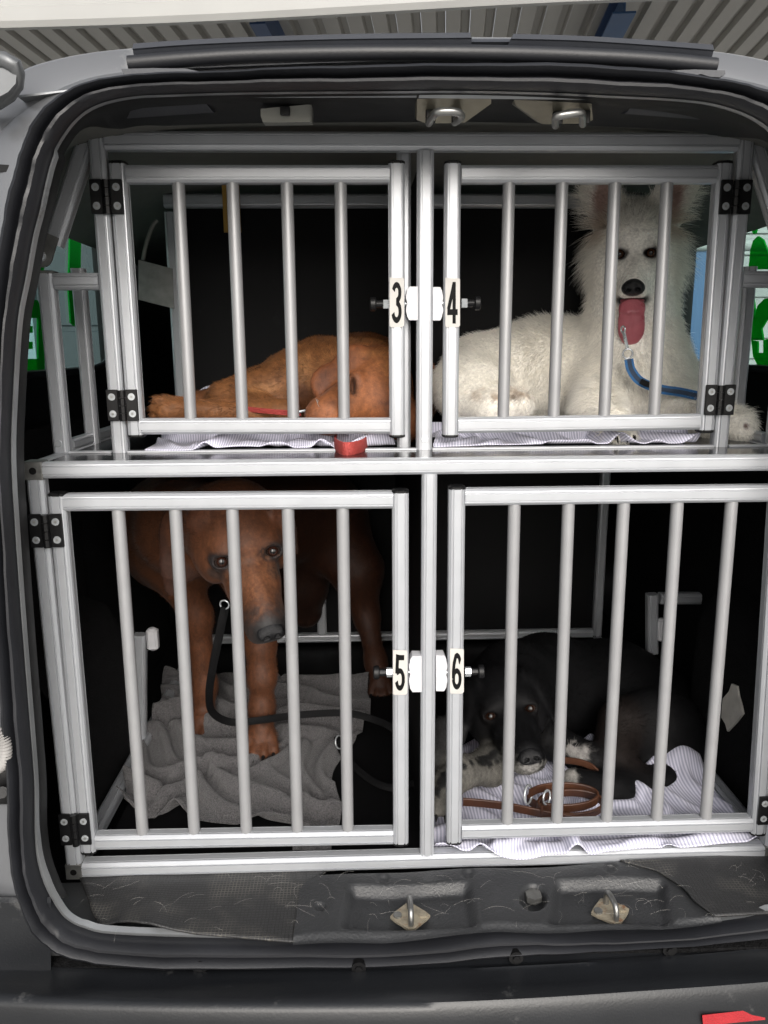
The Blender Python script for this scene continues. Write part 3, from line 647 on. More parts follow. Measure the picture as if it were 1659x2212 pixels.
def hinge(box, Yf, door, lbl=None):
    (x0, x1, y0, y1) = box; a = P(x0, y0, Y=Yf); b = P(x1, y1, Y=Yf)
    tlt = 0
    cx, cz = (a[0]+b[0])/2, (a[2]+b[2])/2; w, hh = .0238, abs(a[2]-b[2])/2
    mb = MB()
    for s in (-1, 1): mb.box((cx+s*.0148, Yf-.0022, cz), (.0088, .0022, hh), None, .0008)
    for k in range(4):
        zc = cz-hh+hh*2*(k+.5)/4-.0006; mb.tube([(cx, Yf-.0035, zc-hh/4+.0005), (cx, Yf-.0035, zc+hh/4-.0005)], .0056, 8)
    o = mb.build('hinge', 'black_plastic', door, 30)
    for s in (-1, 1):
        for t in (-1, 1):
            c = np.array([cx+s*.0150, Yf-.0044, cz+t*hh*.54])
            sc = MB(); sc.tube([c+[0, .001, 0], c-[0, .0006, 0]], [.0058, .0054], 18); sc.build('hinge_screw', 'steel', door, 20)
            MB().tube([c-[0, .0004, 0], c-[0, .0009, 0]], .0020, 6).build('screw_socket', 'cast', door, smooth=False)
def knob(x, y, Yf, side, door):
    q = P(x, y, Y=Yf+.0125); mb = MB(); d = np.array([side, 0, 0.])
    MB().tube([q+d*.001, q+d*.010], .0075, 6).build('knob_nut', 'steel', door, 20)
    mb.tube([q+d*.010, q+d*.022], .0058, 12); mb.tube([q+d*.021, q+d*.0225, q+d*.029, q+d*.0305], [.0085, .0105, .0105, .009], 20)
    mb.build('latch_knob', 'black_plastic', door, 30)
    w = P(x, y, Y=Yf+.0125)-d*.0255; MB().tube([w+d*.004, w-d*.005], .003, 10).build('latch_pin', 'steel', door)
def door(num, lbl, Yf, st, rails, bars, hinges, box, kn, capw=.0125):
    d = part_empty('cage_door', crate, label=lbl)
    for (xa, ya, xb, yb) in st:
        a, b = P(xa, ya, Y=Yf)+[0, h, 0], P(xb, yb, Y=Yf)+[0, h, 0]
        alu(MB(), a, b, .0245).build('stile', 'alu', d, 25)
        t = (a-b)/np.linalg.norm(a-b)
        for e, s in ((a, 1), (b, -1)):
            MB().grid([[e+t*s*o_+np.array([u*r_, v*r_, 0])*.0245 for u, v in PROF] for o_, r_ in ((0, 1.03), (.003, 1.03), (.0048, .8))], True, True).build('end_cap', 'black_plastic', d)
    for (xa, ya, xb, yb, s) in rails:                        # s: +1 the given edge is the top edge, -1 the bottom edge
        a, b = P(xa, ya, Y=Yf)+[0, h, -s*h], P(xb, yb, Y=Yf)+[0, h, -s*h]
        alu(MB(), a, b, .025).build('rail', 'alu', d, 25)
    for (xa, ya, xb, yb) in bars:
        a, b = P(xa, ya, Y=Yf+.0125), P(xb, yb, Y=Yf+.0125); t = (a-b)/np.linalg.norm(a-b)
        MB().tube([a+t*.010, b-t*.006], .0093, 20).build('bar', 'tube', d)
    for bx in hinges: hinge(bx, Yf, d)
    number(num, box, Yf, d); knob(*kn, Yf, -1 if num in '35' else 1, d)
    return d
door('3', 'upper left cage door numbered 3', YU, [(250.5,352,292,940),(857,352,858.5,940)], [(269,354,842,354.5,1),(301,939.5,843,938,-1)],
     [(385,393,412,905),(502,393,523.8,905),(619.5,393,634,905),(735.5,393,743.5,905)], [(194,269,387.6,463),(229,302,841.6,908.7)], (841.6,873,599,707), (842,657))
door('4', 'upper right cage door numbered 4', YU, [(979.5,352,974,940),(1569,352,1529,929.5)], [(998,354.5,1554,354.5,1),(990,937,1513,929,-1)],
     [(1099.5,393,1087,902),(1214.5,393,1195.7,900),(1328.5,393,1305,899),(1441,393,1412.5,897)], [(1552,1623,389,463.5),(1520,1587,831,895.7)], (962,993.7,600,707), (995,655))
door('5', 'lower left cage door numbered 5', YL, [(119,1073,189,1843),(865.5,1066,866.5,1825)], [(136,1106,849,1100,-1),(206,1839.5,850,1827.5,-1)],
     [(256,1106,308.5,1800),(379.3,1105,420,1798),(502,1103,532.5,1795),(622,1101,642.5,1791),(740.3,1100,751.5,1789)], [(63.5,139,1110,1181),(128.5,197.5,1757,1822)], (849,880,1404,1501), (849,1452))
door('6', 'lower right cage door numbered 6', YL, [(988.5,1058,981.5,1822),(1692,1045,1641,1803)], [(1005,1094,1690,1085,-1),(998,1816.6,1626,1800.6,-1)],
     [(1111,1093,1095.3,1778),(1228,1091,1202.6,1775),(1347,1090,1309.5,1771),(1463,1088,1417.8,1768),(1580,1087,1524,1765)], [(1690,1760,1104,1172),(1635.5,1700,1719.6,1778)], (972,1002,1400.6,1498.5), (1003,1451))
# ---------------------------------------------------------------- dogs: implicit bodies turned into one continuous mesh each
def vnoise(p, sc, seed=0):
    q = p*sc+seed*17.3; i = np.floor(q).astype(np.int64); f = q-i; f = f*f*(3-2*f); r = 0
    for a in (0, 1):
        for b in (0, 1):
            for c in (0, 1):
                h = ((i[:, 0]+a)*374761393+(i[:, 1]+b)*668265263+(i[:, 2]+c)*2147483647) & 0xffffffff
                h = ((h ^ (h >> 13))*1274126177) & 0xffffffff; h = (h ^ (h >> 16)) & 0xffff
                r = r+(h/65535.)*np.abs(1-a-f[:, 0])*np.abs(1-b-f[:, 1])*np.abs(1-c-f[:, 2])
    return r
class Body:
    def __init__(s): s.p = []; s.paint = []; s.T = (np.eye(3), np.zeros(3), 1.)
    def w(s, q): R, t, k = s.T; return R@(np.array(q, float)*k)+t
    def ell(s, c, r, k=.02, col=None, R=None, sub=False):
        B = s.T[0]@(np.eye(3) if R is None else R); s.p.append(('e', s.w(c), np.array(r, float)*s.T[2], B, k, col, sub)); return s
    def cone(s, a, b, ra, rb, k=.02, col=None, flat=None, sub=False):
        f = None if flat is None else (s.T[0]@np.array(flat[0], float), flat[1])
        s.p.append(('c', s.w(a), s.w(b), ra*s.T[2], rb*s.T[2], k, col, sub, f)); return s
    def chain(s, pts, rs, k=.02, col=None, flat=None):
        for i in range(len(pts)-1): s.cone(pts[i], pts[i+1], rs[i], rs[i+1], k, col, flat)
        return s
    def dot(s, c, r, col, soft=.5, amt=1., ns=0., sc=120): s.paint.append((s.w(c), np.array(r if hasattr(r, '__len__') else (r, r, r), float)*s.T[2], s.T[0], col, soft, amt, ns, sc)); return s
    @staticmethod
    def dist(q, X):
        if q[0] == 'e':
            _, c, r, B, k, col, sub = q; L = (X-c)@B; k0 = np.sqrt(((L/r)**2).sum(-1))+1e-9; k1 = np.sqrt(((L/r**2)**2).sum(-1))+1e-9
            return k0*(k0-1)/k1
        _, a, b, ra, rb, k, col, sub, f = q; ab = b-a; V = X-a
        if f is not None:
            n, m = f; V = V+np.multiply.outer((V@n)*(m-1), n); ab = ab+n*((ab@n)*(m-1))
        t = np.clip((V@ab)/(ab@ab+1e-12), 0, 1); d = np.sqrt(((V-t[..., None]*ab)**2).sum(-1))-(ra+(rb-ra)*t)
        return d if f is None else d/f[1]**.5
    def box(s, q, m):
        if q[0] == 'e': e = np.abs(q[3])@q[2]; return q[1]-e-m, q[1]+e+m
        return np.minimum(q[1]-q[3], q[2]-q[4])-m, np.maximum(q[1]+q[3], q[2]+q[4])+m
    def field(s, X):
        F = np.full(len(X), .2)
        for q in s.p:
            k = q[4] if q[0] == 'e' else q[5]; sub = q[6] if q[0] == 'e' else q[7]
            if sub: continue
            d = s.dist(q, X); t = np.clip(.5+.5*(F-d)/k, 0, 1); F = F+(d-F)*t-k*t*(1-t)
        return F
    def front(s, px, py, a=1.12, b=2.1):
        d = ray(px, py); d = d/np.linalg.norm(d); ts = np.arange(a, b, .0012); X = CAM+ts[:, None]*d
        h = np.argmax(s.field(X) < 0); return X[h], d
    def eyes(s, marks, r, iris, lid, tilt=0., open_=.72):
        out = []
        for px, py in marks:
            p, d = s.front(px, py); c = p+d*r*.45
            x = RR.T@np.array([math.cos(tilt), math.sin(tilt), 0.]); x -= d*(x@d); x /= np.linalg.norm(x); B3 = np.stack([d, x, np.cross(d, x)], 1)
            out.append((c, d, r, iris, B3, lid))
        for c, d, r, iris, B3, lid in out:
            s.p.append(('e', c, np.array((r*1.25, r*1.42, r*1.22)), B3, .007, lid, False))
            s.p.append(('e', c-B3[:, 2]*r*.75+d*r*.2, np.array((r*1.2, r*1.5, r*.55)), B3, .006, None, False))
            s.p.append(('e', c-d*r*1.0, np.array((r*1.75, r*1.08, r*open_)), B3, .003, lid, True))
        return out
    def mesh(s, h):
        adds = [q for q in s.p]
        lo = np.min([s.box(q, 3*h)[0] for q in adds if not q[6 if q[0] == 'e' else 7]], 0); hi = np.max([s.box(q, 3*h)[1] for q in adds if not q[6 if q[0] == 'e' else 7]], 0)
        n = np.ceil((hi-lo)/h).astype(int)+1; F = np.full(n, .06, np.float32)
        for q in adds:
            k = q[4] if q[0] == 'e' else q[5]; sub = q[6] if q[0] == 'e' else q[7]
            a, b = s.box(q, max(k*1.1, 0)+4*h); i0 = np.maximum(((a-lo)/h).astype(int), 0); i1 = np.minimum(((b-lo)/h).astype(int)+2, n)
            if (i1 <= i0).any(): continue
            G = np.stack(np.meshgrid(*[lo[d]+h*np.arange(i0[d], i1[d]) for d in range(3)], indexing='ij'), -1)
            d = s.dist(q, G).astype(np.float32); sl_ = tuple(slice(i0[d_], i1[d_]) for d_ in range(3)); f = F[sl_]
            if sub:
                d = -d; t = np.clip(.5-.5*(f-d)/k, 0, 1); F[sl_] = f+(d-f)*t+k*t*(1-t)
            else:
                t = np.clip(.5+.5*(f-d)/k, 0, 1); F[sl_] = f+(d-f)*t-k*t*(1-t)
        V, Q = surfnet(F); V = lo+V*h
        return V, Q
    def colours(s, V, base):
        W = np.zeros(len(V)); C = np.zeros((len(V), 3))
        for q in s.p:
            sub = q[6] if q[0] == 'e' else q[7]; col = q[5] if q[0] == 'e' else q[6]
            if sub: continue
            w = np.exp(-np.maximum(s.dist(q, V), -.004)/.006); W += w; C += w[:, None]*np.array(base if col is None else col)
        C /= W[:, None]+1e-12
        for c, r, B, col, soft, amt, ns, sc in s.paint:
            d = np.sqrt((((V-c)@B/r)**2).sum(1))
            if ns: d = d+ns*(vnoise(V, sc, 3)-.5)+ns*.5*(vnoise(V, sc*2.7, 5)-.5)
            t = np.clip((1-d)/soft+.5, 0, 1)*amt; t = (t*t*(3-2*t))[:, None]
            C = C*(1-t)+np.array(col)*t
        return C
def surfnet(F):
    n = np.array(F.shape); s = F < 0
    acc = np.zeros((*(n-1), 3), np.float32); cnt = np.zeros(n-1, np.float32)
    sl = lambda o, m: tuple(slice(a, a+b) for a, b in zip(o, m))
    for ax in range(3):
        o2 = [d for d in range(3) if d != ax]
        for da in (0, 1):
            for db in (0, 1):
                o = [0, 0, 0]; o[o2[0]] = da; o[o2[1]] = db; e = list(o); e[ax] = 1
                f0, f1 = F[sl(o, n-1)], F[sl(e, n-1)]; c = (f0 < 0) != (f1 < 0)
                t = np.where(c, f0/np.where(c, f0-f1, 1), 0)
                for d in range(3): acc[..., d] += np.where(c, (t if d == ax else o[d]), 0)
                cnt += c
    m = cnt > 0; idx = np.full(n-1, -1, np.int64); idx[m] = np.arange(m.sum())
    V = acc[m]/cnt[m][:, None]+np.argwhere(m)
    Qs = []
    for ax in range(3):
        b, c = [(1, 2), (2, 0), (0, 1)][ax]
        lo_, hi_ = [0, 0, 0], list(n); lo_[b] = 1; lo_[c] = 1; hi_[ax] -= 1; hi_[b] -= 1; hi_[c] -= 1
        L = tuple(slice(x, y) for x, y in zip(lo_, hi_)); l1 = list(lo_); h1 = list(hi_); l1[ax] += 1; h1[ax] += 1
        s0, s1 = s[L], s[tuple(slice(x, y) for x, y in zip(l1, h1))]; w = np.argwhere(s0 != s1)+lo_
        if not len(w): continue
        e = np.eye(3, dtype=int); g = lambda k: idx[tuple((w-k).T)]
        q = np.stack([g(e[b]+e[c]), g(e[c]), g(0*e[b]), g(e[b])], 1)
        flip = ~s[tuple(w.T)]; q[flip] = q[flip][:, ::-1]; Qs.append(q)
    return V, np.concatenate(Qs)
def coat_mat(name, rough=.62, bump=.35, sheen=.04, wet=False):
    m = bpy.data.materials.new(name); m.use_nodes = True; t = m.node_tree; N = t.nodes; L = t.links; b = N['Principled BSDF']
    a = N.new('ShaderNodeAttribute'); a.attribute_name = 'coat'
    tc = N.new('ShaderNodeTexCoord'); n1 = N.new('ShaderNodeTexNoise'); n1.inputs['Scale'].default_value = 170; n1.inputs['Detail'].default_value = 5; n1.inputs['Roughness'].default_value = .7; L.new(tc.outputs['Object'], n1.inputs['Vector'])
    mr = N.new('ShaderNodeMapRange'); mr.inputs[1].default_value = .3; mr.inputs[2].default_value = .7; mr.inputs[3].default_value = .7; mr.inputs[4].default_value = 1.3; L.new(n1.outputs[0], mr.inputs[0])
    mx = N.new('ShaderNodeVectorMath'); mx.operation = 'SCALE'; L.new(a.outputs['Color'], mx.inputs[0]); L.new(mr.outputs[0], mx.inputs['Scale']); L.new(mx.outputs[0], b.inputs['Base Color'])
    b.inputs['Roughness'].default_value = rough; b.inputs['Sheen Weight'].default_value = sheen; b.inputs['Sheen Roughness'].default_value = .4; b.inputs['Specular IOR Level'].default_value = .35
    bp = N.new('ShaderNodeBump'); bp.inputs['Strength'].default_value = bump; bp.inputs['Distance'].default_value = .002; L.new(n1.outputs[0], bp.inputs['Height']); L.new(bp.outputs[0], b.inputs['Normal'])
    return m
M['coat'] = coat_mat('short_coat'); M['wet'] = coat_mat('wet_skin', .22, .3, 0); M['eye'] = coat_mat('eye', .04, 0, 0)
hm = bpy.data.materials.new('hair'); hm.use_nodes = True
_b = hm.node_tree.nodes['Principled BSDF']; _a = hm.node_tree.nodes.new('ShaderNodeAttribute'); _a.attribute_name = 'coat'
hm.node_tree.links.new(_a.outputs['Color'], _b.inputs['Base Color']); _b.inputs['Roughness'].default_value = .5; _b.inputs['Specular IOR Level'].default_value = .3
M['hair'] = hm
hd = hm.copy(); hd.name = 'dark_hair'; hd.node_tree.nodes['Principled BSDF'].inputs['Specular IOR Level'].default_value = .08; M['dark_hair'] = hd
cd = M['coat'].copy(); cd.name = 'dark_coat'; cd.node_tree.nodes['Principled BSDF'].inputs['Specular IOR Level'].default_value = .15; cd.node_tree.nodes['Principled BSDF'].inputs['Sheen Weight'].default_value = 0; M['dark_coat'] = cd
def set_col(me, C):
    a = me.color_attributes.new('coat', 'FLOAT_COLOR', 'POINT'); a.data.foreach_set('color', np.concatenate([C, np.ones((len(C), 1))], 1).astype(np.float32).ravel())
def body_obj(B, h, base, name, parent, mat='coat', smooth_it=2, var=1., gain=(1, 1, 1)):
    V, Q = B.mesh(h)
    E0 = np.concatenate([Q[:, [0, 1]], Q[:, [1, 2]], Q[:, [2, 3]], Q[:, [3, 0]]]); 
    for _ in range(smooth_it):
        A_ = np.zeros_like(V); c = np.zeros(len(V)); np.add.at(A_, E0[:, 0], V[E0[:, 1]]); np.add.at(A_, E0[:, 1], V[E0[:, 0]]); np.add.at(c, E0[:, 0], 1); np.add.at(c, E0[:, 1], 1)
        V = V*.5+.5*A_/c[:, None]
    C = B.colours(V, base); C = C*(1+var*(.25*(vnoise(V, 30, 1)-.5)+.5*(vnoise(V*[1, 1, .45], 210, 2)-.5)))[:, None]*np.array(gain)
    me = bpy.data.meshes.new(name); me.vertices.add(len(V)); me.vertices.foreach_set('co', V.astype(np.float32).ravel())
    me.loops.add(len(Q)*4); me.loops.foreach_set('vertex_index', Q.astype(np.int32).ravel()); me.polygons.add(len(Q))
    me.polygons.foreach_set('loop_start', np.arange(0, len(Q)*4, 4, dtype=np.int32)); me.polygons.foreach_set('loop_total', np.full(len(Q), 4, np.int32)); me.polygons.foreach_set('use_smooth', np.ones(len(Q), bool))
    me.update(); me.validate(); set_col(me, C); me.materials.append(M[mat])
    o = bpy.data.objects.new(name, me); COL.objects.link(o); par(o, parent)
    # normals per vertex for the fur
    fn = np.cross(V[Q[:, 2]]-V[Q[:, 0]], V[Q[:, 3]]-V[Q[:, 1]]); Nn = np.zeros_like(V)
    for k in range(4): np.add.at(Nn, Q[:, k], fn)
    Nn /= np.linalg.norm(Nn, axis=1)[:, None]+1e-12
    return o, V, Q, Nn, C, np.linalg.norm(fn, axis=1)/2
def fur(dog, data, count, length, flow, lift, rad, seed, keep=None, mat='hair', clump=0., name='fur', seg=4, droop=.0, curl=.15, var=1.):
    o, V, Q, Nn, C, ar = data; rng = np.random.default_rng(seed)
    fi = rng.choice(len(Q), count, p=ar/ar.sum()); u = rng.random((count, 4)); u /= u.sum(1)[:, None]
    mixv = lambda A_: (A_[Q[fi]]*u[:, :, None]).sum(1)
    p, n, c = mixv(V), mixv(Nn), mixv(C); n /= np.linalg.norm(n, axis=1)[:, None]+1e-9
    if keep is not None:
        k = keep(p, n); p, n, c = p[k], n[k], c[k]
    # nothing grows where the camera side never looks: drop hairs facing well away
    v = CAM-p; v /= np.linalg.norm(v, axis=1)[:, None]; k = (n*v).sum(1) > -.35; p, n, c = p[k], n[k], c[k]; m = len(p)
    L_ = length(p)*(.65+.6*rng.random(m)); f = flow(p); f = f-n*(f*n).sum(1)[:, None]; f /= np.linalg.norm(f, axis=1)[:, None]+1e-9
    lf = lift(p) if callable(lift) else lift
    lf = np.broadcast_to(np.asarray(lf, float), (m,))[:, None]
    cn = np.stack([vnoise(p, 55, s_)-.5 for s_ in (11, 12, 13)], 1)*clump
    d0 = n*lf+f*(1-lf)+cn+rng.normal(0, curl, (m, 3)); d0 /= np.linalg.norm(d0, axis=1)[:, None]
    d1 = d0+f*.45+np.array([0, 0, -1.])*droop+cn*1.2; d1 /= np.linalg.norm(d1, axis=1)[:, None]
    ts = np.linspace(0, 1, seg); pts = np.stack([p-n*.001+(d0*t*(1-.5*t)+d1*t*t*.5)*L_[:, None] for t in ts], 1)
    cu = bpy.data.hair_curves.new(name); cu.add_curves([seg]*m)
    cu.points.foreach_set('position', pts.astype(np.float32).ravel())
    r = (rad*(.7+.6*rng.random(m)))[:, None]*np.array([1-.85*t for t in ts])[None]
    ra = cu.attributes.get('radius') or cu.attributes.new('radius', 'FLOAT', 'POINT'); ra.data.foreach_set('value', r.astype(np.float32).ravel())
    ca_ = cu.attributes.new('coat', 'FLOAT_COLOR', 'CURVE'); cc_ = c*(1+var*(1.1*(rng.random(m)-.45)+1.2*(vnoise(p*[1, 1, .5], 120, 31)-.5))).clip(.15)[:, None]
    ca_.data.foreach_set('color', np.concatenate([cc_, np.ones((m, 1))], 1).astype(np.float32).ravel())
    cu.materials.append(M[mat]); ob = bpy.data.objects.new(name, cu); COL.objects.link(ob); par(ob, dog); return ob
def eyeball(c, fwd, r, iris, dog, gaze=None):
    c = np.array(c); f = np.array(fwd if gaze is None else gaze, float); f /= np.linalg.norm(f); u = np.cross(f, [0, 0, 1.]); u /= np.linalg.norm(u); w = np.cross(u, f)
    vs, cs, fs = [c+f*r*1.03], [np.array((.003, .003, .003))], []; rings = [.18, .34, .36, .5, .66, .70, .9, 1.2, 1.57, 2.2]; n = 20
    for a in rings:
        for q in np.linspace(0, 2*math.pi, n, endpoint=False):
            rr = r*(1.03 if a < .7 else 1); vs.append(c+rr*(math.cos(a)*f+math.sin(a)*(math.cos(q)*u+math.sin(q)*w)))
            cs.append(np.array((.003, .003, .003) if a < .35 else iris if a < .68 else (.02, .012, .01) if a < .72 else (.028, .019, .016)))
    for j in range(n): fs.append((0, 1+j, 1+(j+1) % n))
    for i in range(len(rings)-1):
        for j in range(n): fs.append((1+i*n+j, 1+(i+1)*n+j, 1+(i+1)*n+(j+1) % n, 1+i*n+(j+1) % n))
    o = MB().add(vs, fs).build('eye', 'eye', dog, 180); set_col(o.data, np.array(cs)); return o
def fit_pose(loc, pix, wts, t0, scale, ang0):
    """turn and place a head so that its marks fall on the photograph's"""
    loc = np.array(loc, float)*scale; pix = np.array(pix, float); wts = np.array(wts, float)
    def Rm(a):
        th = np.linalg.norm(a)+1e-12; k = a/th; K = np.array([[0, -k[2], k[1]], [k[2], 0, -k[0]], [-k[1], k[0], 0]]); return np.eye(3)+math.sin(th)*K+(1-math.cos(th))*K@K
    R0 = np.array(ang0, float); x = np.concatenate([np.zeros(3), np.array(t0, float)])
    def res(x):
        W_ = (loc@(Rm(x[:3])@R0).T+x[3:]); q = (W_-CAM)@RR.T; uv = np.stack([_CX+_F*q[:, 0]/q[:, 2], _CY+_F*q[:, 1]/q[:, 2]], 1)
        return np.concatenate([((uv-pix)*wts[:, None]).ravel(), [(x[4]-t0[1])*60], x[:3]*2])
    for _ in range(40):
        e = res(x); J = np.stack([(res(x+1e-5*np.eye(6)[i])-e)/1e-5 for i in range(6)], 1); x = x-.7*np.linalg.lstsq(J, e, rcond=None)[0]
    return Rm(x[:3])@R0, x[3:], res(x)
def axes(fwd, up):
    f = np.array(fwd, float); f /= np.linalg.norm(f); u = np.array(up, float); u -= f*(u@f); u /= np.linalg.norm(u); return np.stack([f, np.cross(u, f), u], 1)
# ---- a hound's head: x to the nose, y to the dog's left, z up; origin between the eyes
def hound_head(B, T, col, dark, lip=None, ear=None, nose_r=.017, eyes_open=1., ears=True, mz=1.0):
    B.T = T; k = .022
    B.ell((-.070, 0, .004), (.082, .064, .060), k, col)                       # skull
    B.ell((-.030, 0, .014), (.05, .050, .034), k, col)                        # forehead
    for s in (-1, 1):
        B.ell((-.012, s*.034, .016), (.026, .021, .015), .014, col)           # brow
        B.ell((-.052, s*.053, -.030), (.055, .027, .042), .022, col)          # cheek
        B.ell((.018, s*.026, -.030), (.045, .020, .026), .02, col)            # under the eye
        B.cone((.030, s*.019, -.052), (.112, s*.014, -.062), .023, .0195, .016, col)   # flews
        B.cone((.030, s*.016, -.028), (.112, s*.011, -.045), .018, .015, .014, col)
    B.cone((-.005, 0, -.006), (.120, 0, -.034), .0235, .017, .016, col)        # bridge
    B.ell((.118, 0, -.050), (.020, .024, .022), .012, dark)                    # end of the muzzle
    B.cone((-.04, 0, -.070), (.095, 0, -.078), .030, .014, .014, dark)         # jaw
    B.ell((.124, 0, -.042), (.018, nose_r+.004, .018), .010, dark)
    if ears:
        for s in (-1, 1):
            B.chain(ears[0 if s > 0 else 1][0], ears[0 if s > 0 else 1][1], .012, ear or col, ears[0 if s > 0 else 1][2])
def head_marks(sc): return [np.array(q) for q in ((.001, .040, -.002), (.001, -.040, -.002), (.146, 0, -.040))]
def add_eyes(es, dog):
    for c, d, r, iris, B3, lid in es: eyeball(c, -d, r, iris, dog)
def make_nose(T, pos, dog, sc=1.):
    N_ = Body(); N_.T = T; x, y, z = pos; q = lambda a, b, c: (x+a*sc, y+b*sc, z+c*sc)
    N_.ell(q(0, 0, 0), (.015*sc, .019*sc, .0155*sc), .006)
    for s in (-1, 1): N_.ell(q(.004, s*.0115, -.002), (.011*sc, .0105*sc, .0105*sc), .005)
    for s in (-1, 1):
        N_.ell(q(.0145, s*.0085, -.0015), (.010*sc, .0046*sc, .0040*sc), .002, None, None, True)
        N_.cone(q(.012, s*.012, -.004), q(.001, s*.0215, -.008), .0022*sc, .0016*sc, .002, None, None, True)
    N_.cone(q(.0155, 0, .004), q(.012, 0, -.016), .0012*sc, .0012*sc, .002, None, None, True)
    V, Q = N_.mesh(.0013); o = MB().add(V, [tuple(int(i) for i in r_) for r_ in Q]).build('nose', 'nose_skin', dog, 180); return o
M['nose_skin'] = pm('nose_skin', (.010, .010, .011), .42, 0, .2, 200, .6, 700, spec=.3)
CLAWS = []
def paw(B, p, f, r, col, spread=.56, n=4, side=None, drop=.45):
    p = np.array(p, float); f = np.array(f, float); f /= np.linalg.norm(f); l = np.cross([0, 0, 1.], f) if side is None else np.array(side, float); l /= np.linalg.norm(l)
    B.ell(p, (r*.95, r*.9, r*.8), .012, col)
    for k in range(n):
        o = (k-(n-1)/2)*spread; far = 1.25 if abs(o) < .5 else .95
        a = p+l*o*r*.8+f*r*.25+[0, 0, r*.1]; b = p+l*o*r*1.12+f*r*far-[0, 0, r*drop]
        B.cone(a, b, r*.40, r*.36, .0025, col); CLAWS.append((b+f*r*.28, b+f*r*.62-[0, 0, r*.22], r*.11))
def claws(dog, mat='ink'):
    for a, b, r in CLAWS: MB().tube([a, (a+b)/2+[0, 0, r*.6], b], [r*1.2, r*.9, r*.3], 8).build('claw', mat, dog)
    CLAWS.clear()
ID = (np.eye(3), np.zeros(3), 1.)
def whiskers(dog, pts, col=(.6, .6, .58), r=.0003):
    mb = MB()
    for a, b, c in pts: mb.tube(catmull([a, b, c], 4), [r]*8+[r*.3], 4)
    return mb.build('whiskers', 'whisker', dog)
M['whisker'] = pm('whisker', (.6, .58, .55), .4)

# ================================================= brown dog standing in cage 5
RED, DK = (.088, .031, .0125), (.012, .009, .008)
d5 = thing('dog', 'brown smooth-coated dog standing in cage 5 with head lowered behind the bars', 'dog', P(565, 1620, Z=.61))
R5, t5, e5 = fit_pose(head_marks(1), [(589.5, 1190.5), (479, 1213.6), (588, 1372)], [1, 1, 1], P(534, 1202, Y=1.30), 1.0, axes((.34, -.80, -.50), (.05, -.5, .85)))
print('DOG5', np.round(e5, 1), np.round(t5, 3), np.round(R5, 2).tolist())
B = Body()
EARS5 = [([(-.055, .060, .040), (-.060, .085, .010), (-.055, .092, -.045)], [.022, .034, .022], ((.2, 1, .3), 4)),
         ([(-.070, -.050, .035), (-.075, -.062, .030)], [.018, .018], None)]
hound_head(B, (R5, t5, 1.0), RED, (.05, .018, .010), ear=(.085, .030, .014), ears=EARS5)
B.T = ID
nk = B  # neck, trunk and legs laid out in the cage
EC = (.042, .016, .009)
B.chain([P(426, 1120, Y=1.38), P(398, 1158, Y=1.36), P(384, 1226, Y=1.352), P(372, 1270, Y=1.352)], [.014, .025, .028, .016], .006, EC, ((.25, -1, .1), 4.5))
hb = R5@np.array((-.10, 0, -.01))+t5
B.chain([hb, P(400, 1140, Y=1.50), P(385, 1150, Y=1.66)], [.070, .085, .120], .05, RED)
B.chain([P(385, 1150, Y=1.66), P(520, 1120, Y=1.80), P(690, 1110, Y=1.92)], [.120, .125, .115], .06, (.030, .010, .004))  # trunk coat painted darker towards the rear, for the shade deep in the cage
B.chain([P(372, 1215, Y=1.58), P(425, 1330, Y=1.60), P(443, 1480, Y=1.61), P(440, 1545, Y=1.60)], [.055, .030, .0225, .0245], .03, RED)
paw(B, P(438, 1556, Y=1.585), (-.10, -1, -.1), .028, RED)
B.chain([P(520, 1200, Y=1.60), P(556, 1320, Y=1.53), P(563, 1395, Y=1.50), P(566, 1460, Y=1.49), P(566, 1530, Y=1.485), P(565, 1578, Y=1.475)], [.070, .038, .027, .0245, .0220, .0245], .03, RED)
B.ell(P(567, 1470, Y=1.478), (.0215, .016, .020), .015, RED)
paw(B, P(565, 1590, Y=1.468), (-.03, -1, -.12), .031, RED)
B.chain([P(720, 1160, Y=1.92), P(770, 1230, Y=1.88), P(792, 1330, Y=1.88), P(812, 1430, Y=1.80), P(820, 1470, Y=1.765)], [.105, .065, .030, .023, .024], .03, (.036, .012, .005))  # hind leg coat darkened too: cage shade put into the colour
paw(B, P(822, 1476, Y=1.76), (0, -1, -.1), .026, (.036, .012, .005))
B.chain([P(640, 1180, Y=1.95), P(650, 1260, Y=1.98), P(660, 1320, Y=2.0)], [.09, .07, .045], .03, (.022, .008, .004))  # far hind leg, darkest of the painted shade
B.T = (R5, t5, 1.)
E5 = B.eyes([(589.5, 1190.5), (479, 1213.6)], .0125, (.022, .008, .005), (.02, .012, .010), -.2, .66)
B.T = ID
for c, d, r, *_ in E5: B.dot(c-d*.008, (.024, .03, .017), (.012, .009, .009), .5, .95, .3)
for px, py in ((470, 1240), (600, 1230)): q_, _d = B.front(px, py); B.dot(q_, (.022, .03, .012), (.022, .014, .011), .8, .8, .4)
B.T = (R5, t5, 1.)
B.dot((.055, 0, -.010), (.075, .036, .034), (.15, .062, .028), 1.2, .55, 1.6, 260)
for s in (-1, 1):
    B.dot((-.022, s*.036, .022), (.016, .020, .012), (.14, .055, .022), 1., .6)
    for i in range(9): B.dot((.118-.016*i, s*(.030+.0022*i), -.074+.0008*i), (.010, .02, .0045), (.014, .009, .008), .8, .85)
for i in range(3): B.dot((-.052-.014*i, .004, .058), (.0035, .030, .02), (.035, .013, .007), 1., .7, .3);  # forehead wrinkles: shade of the folds painted as dark lines
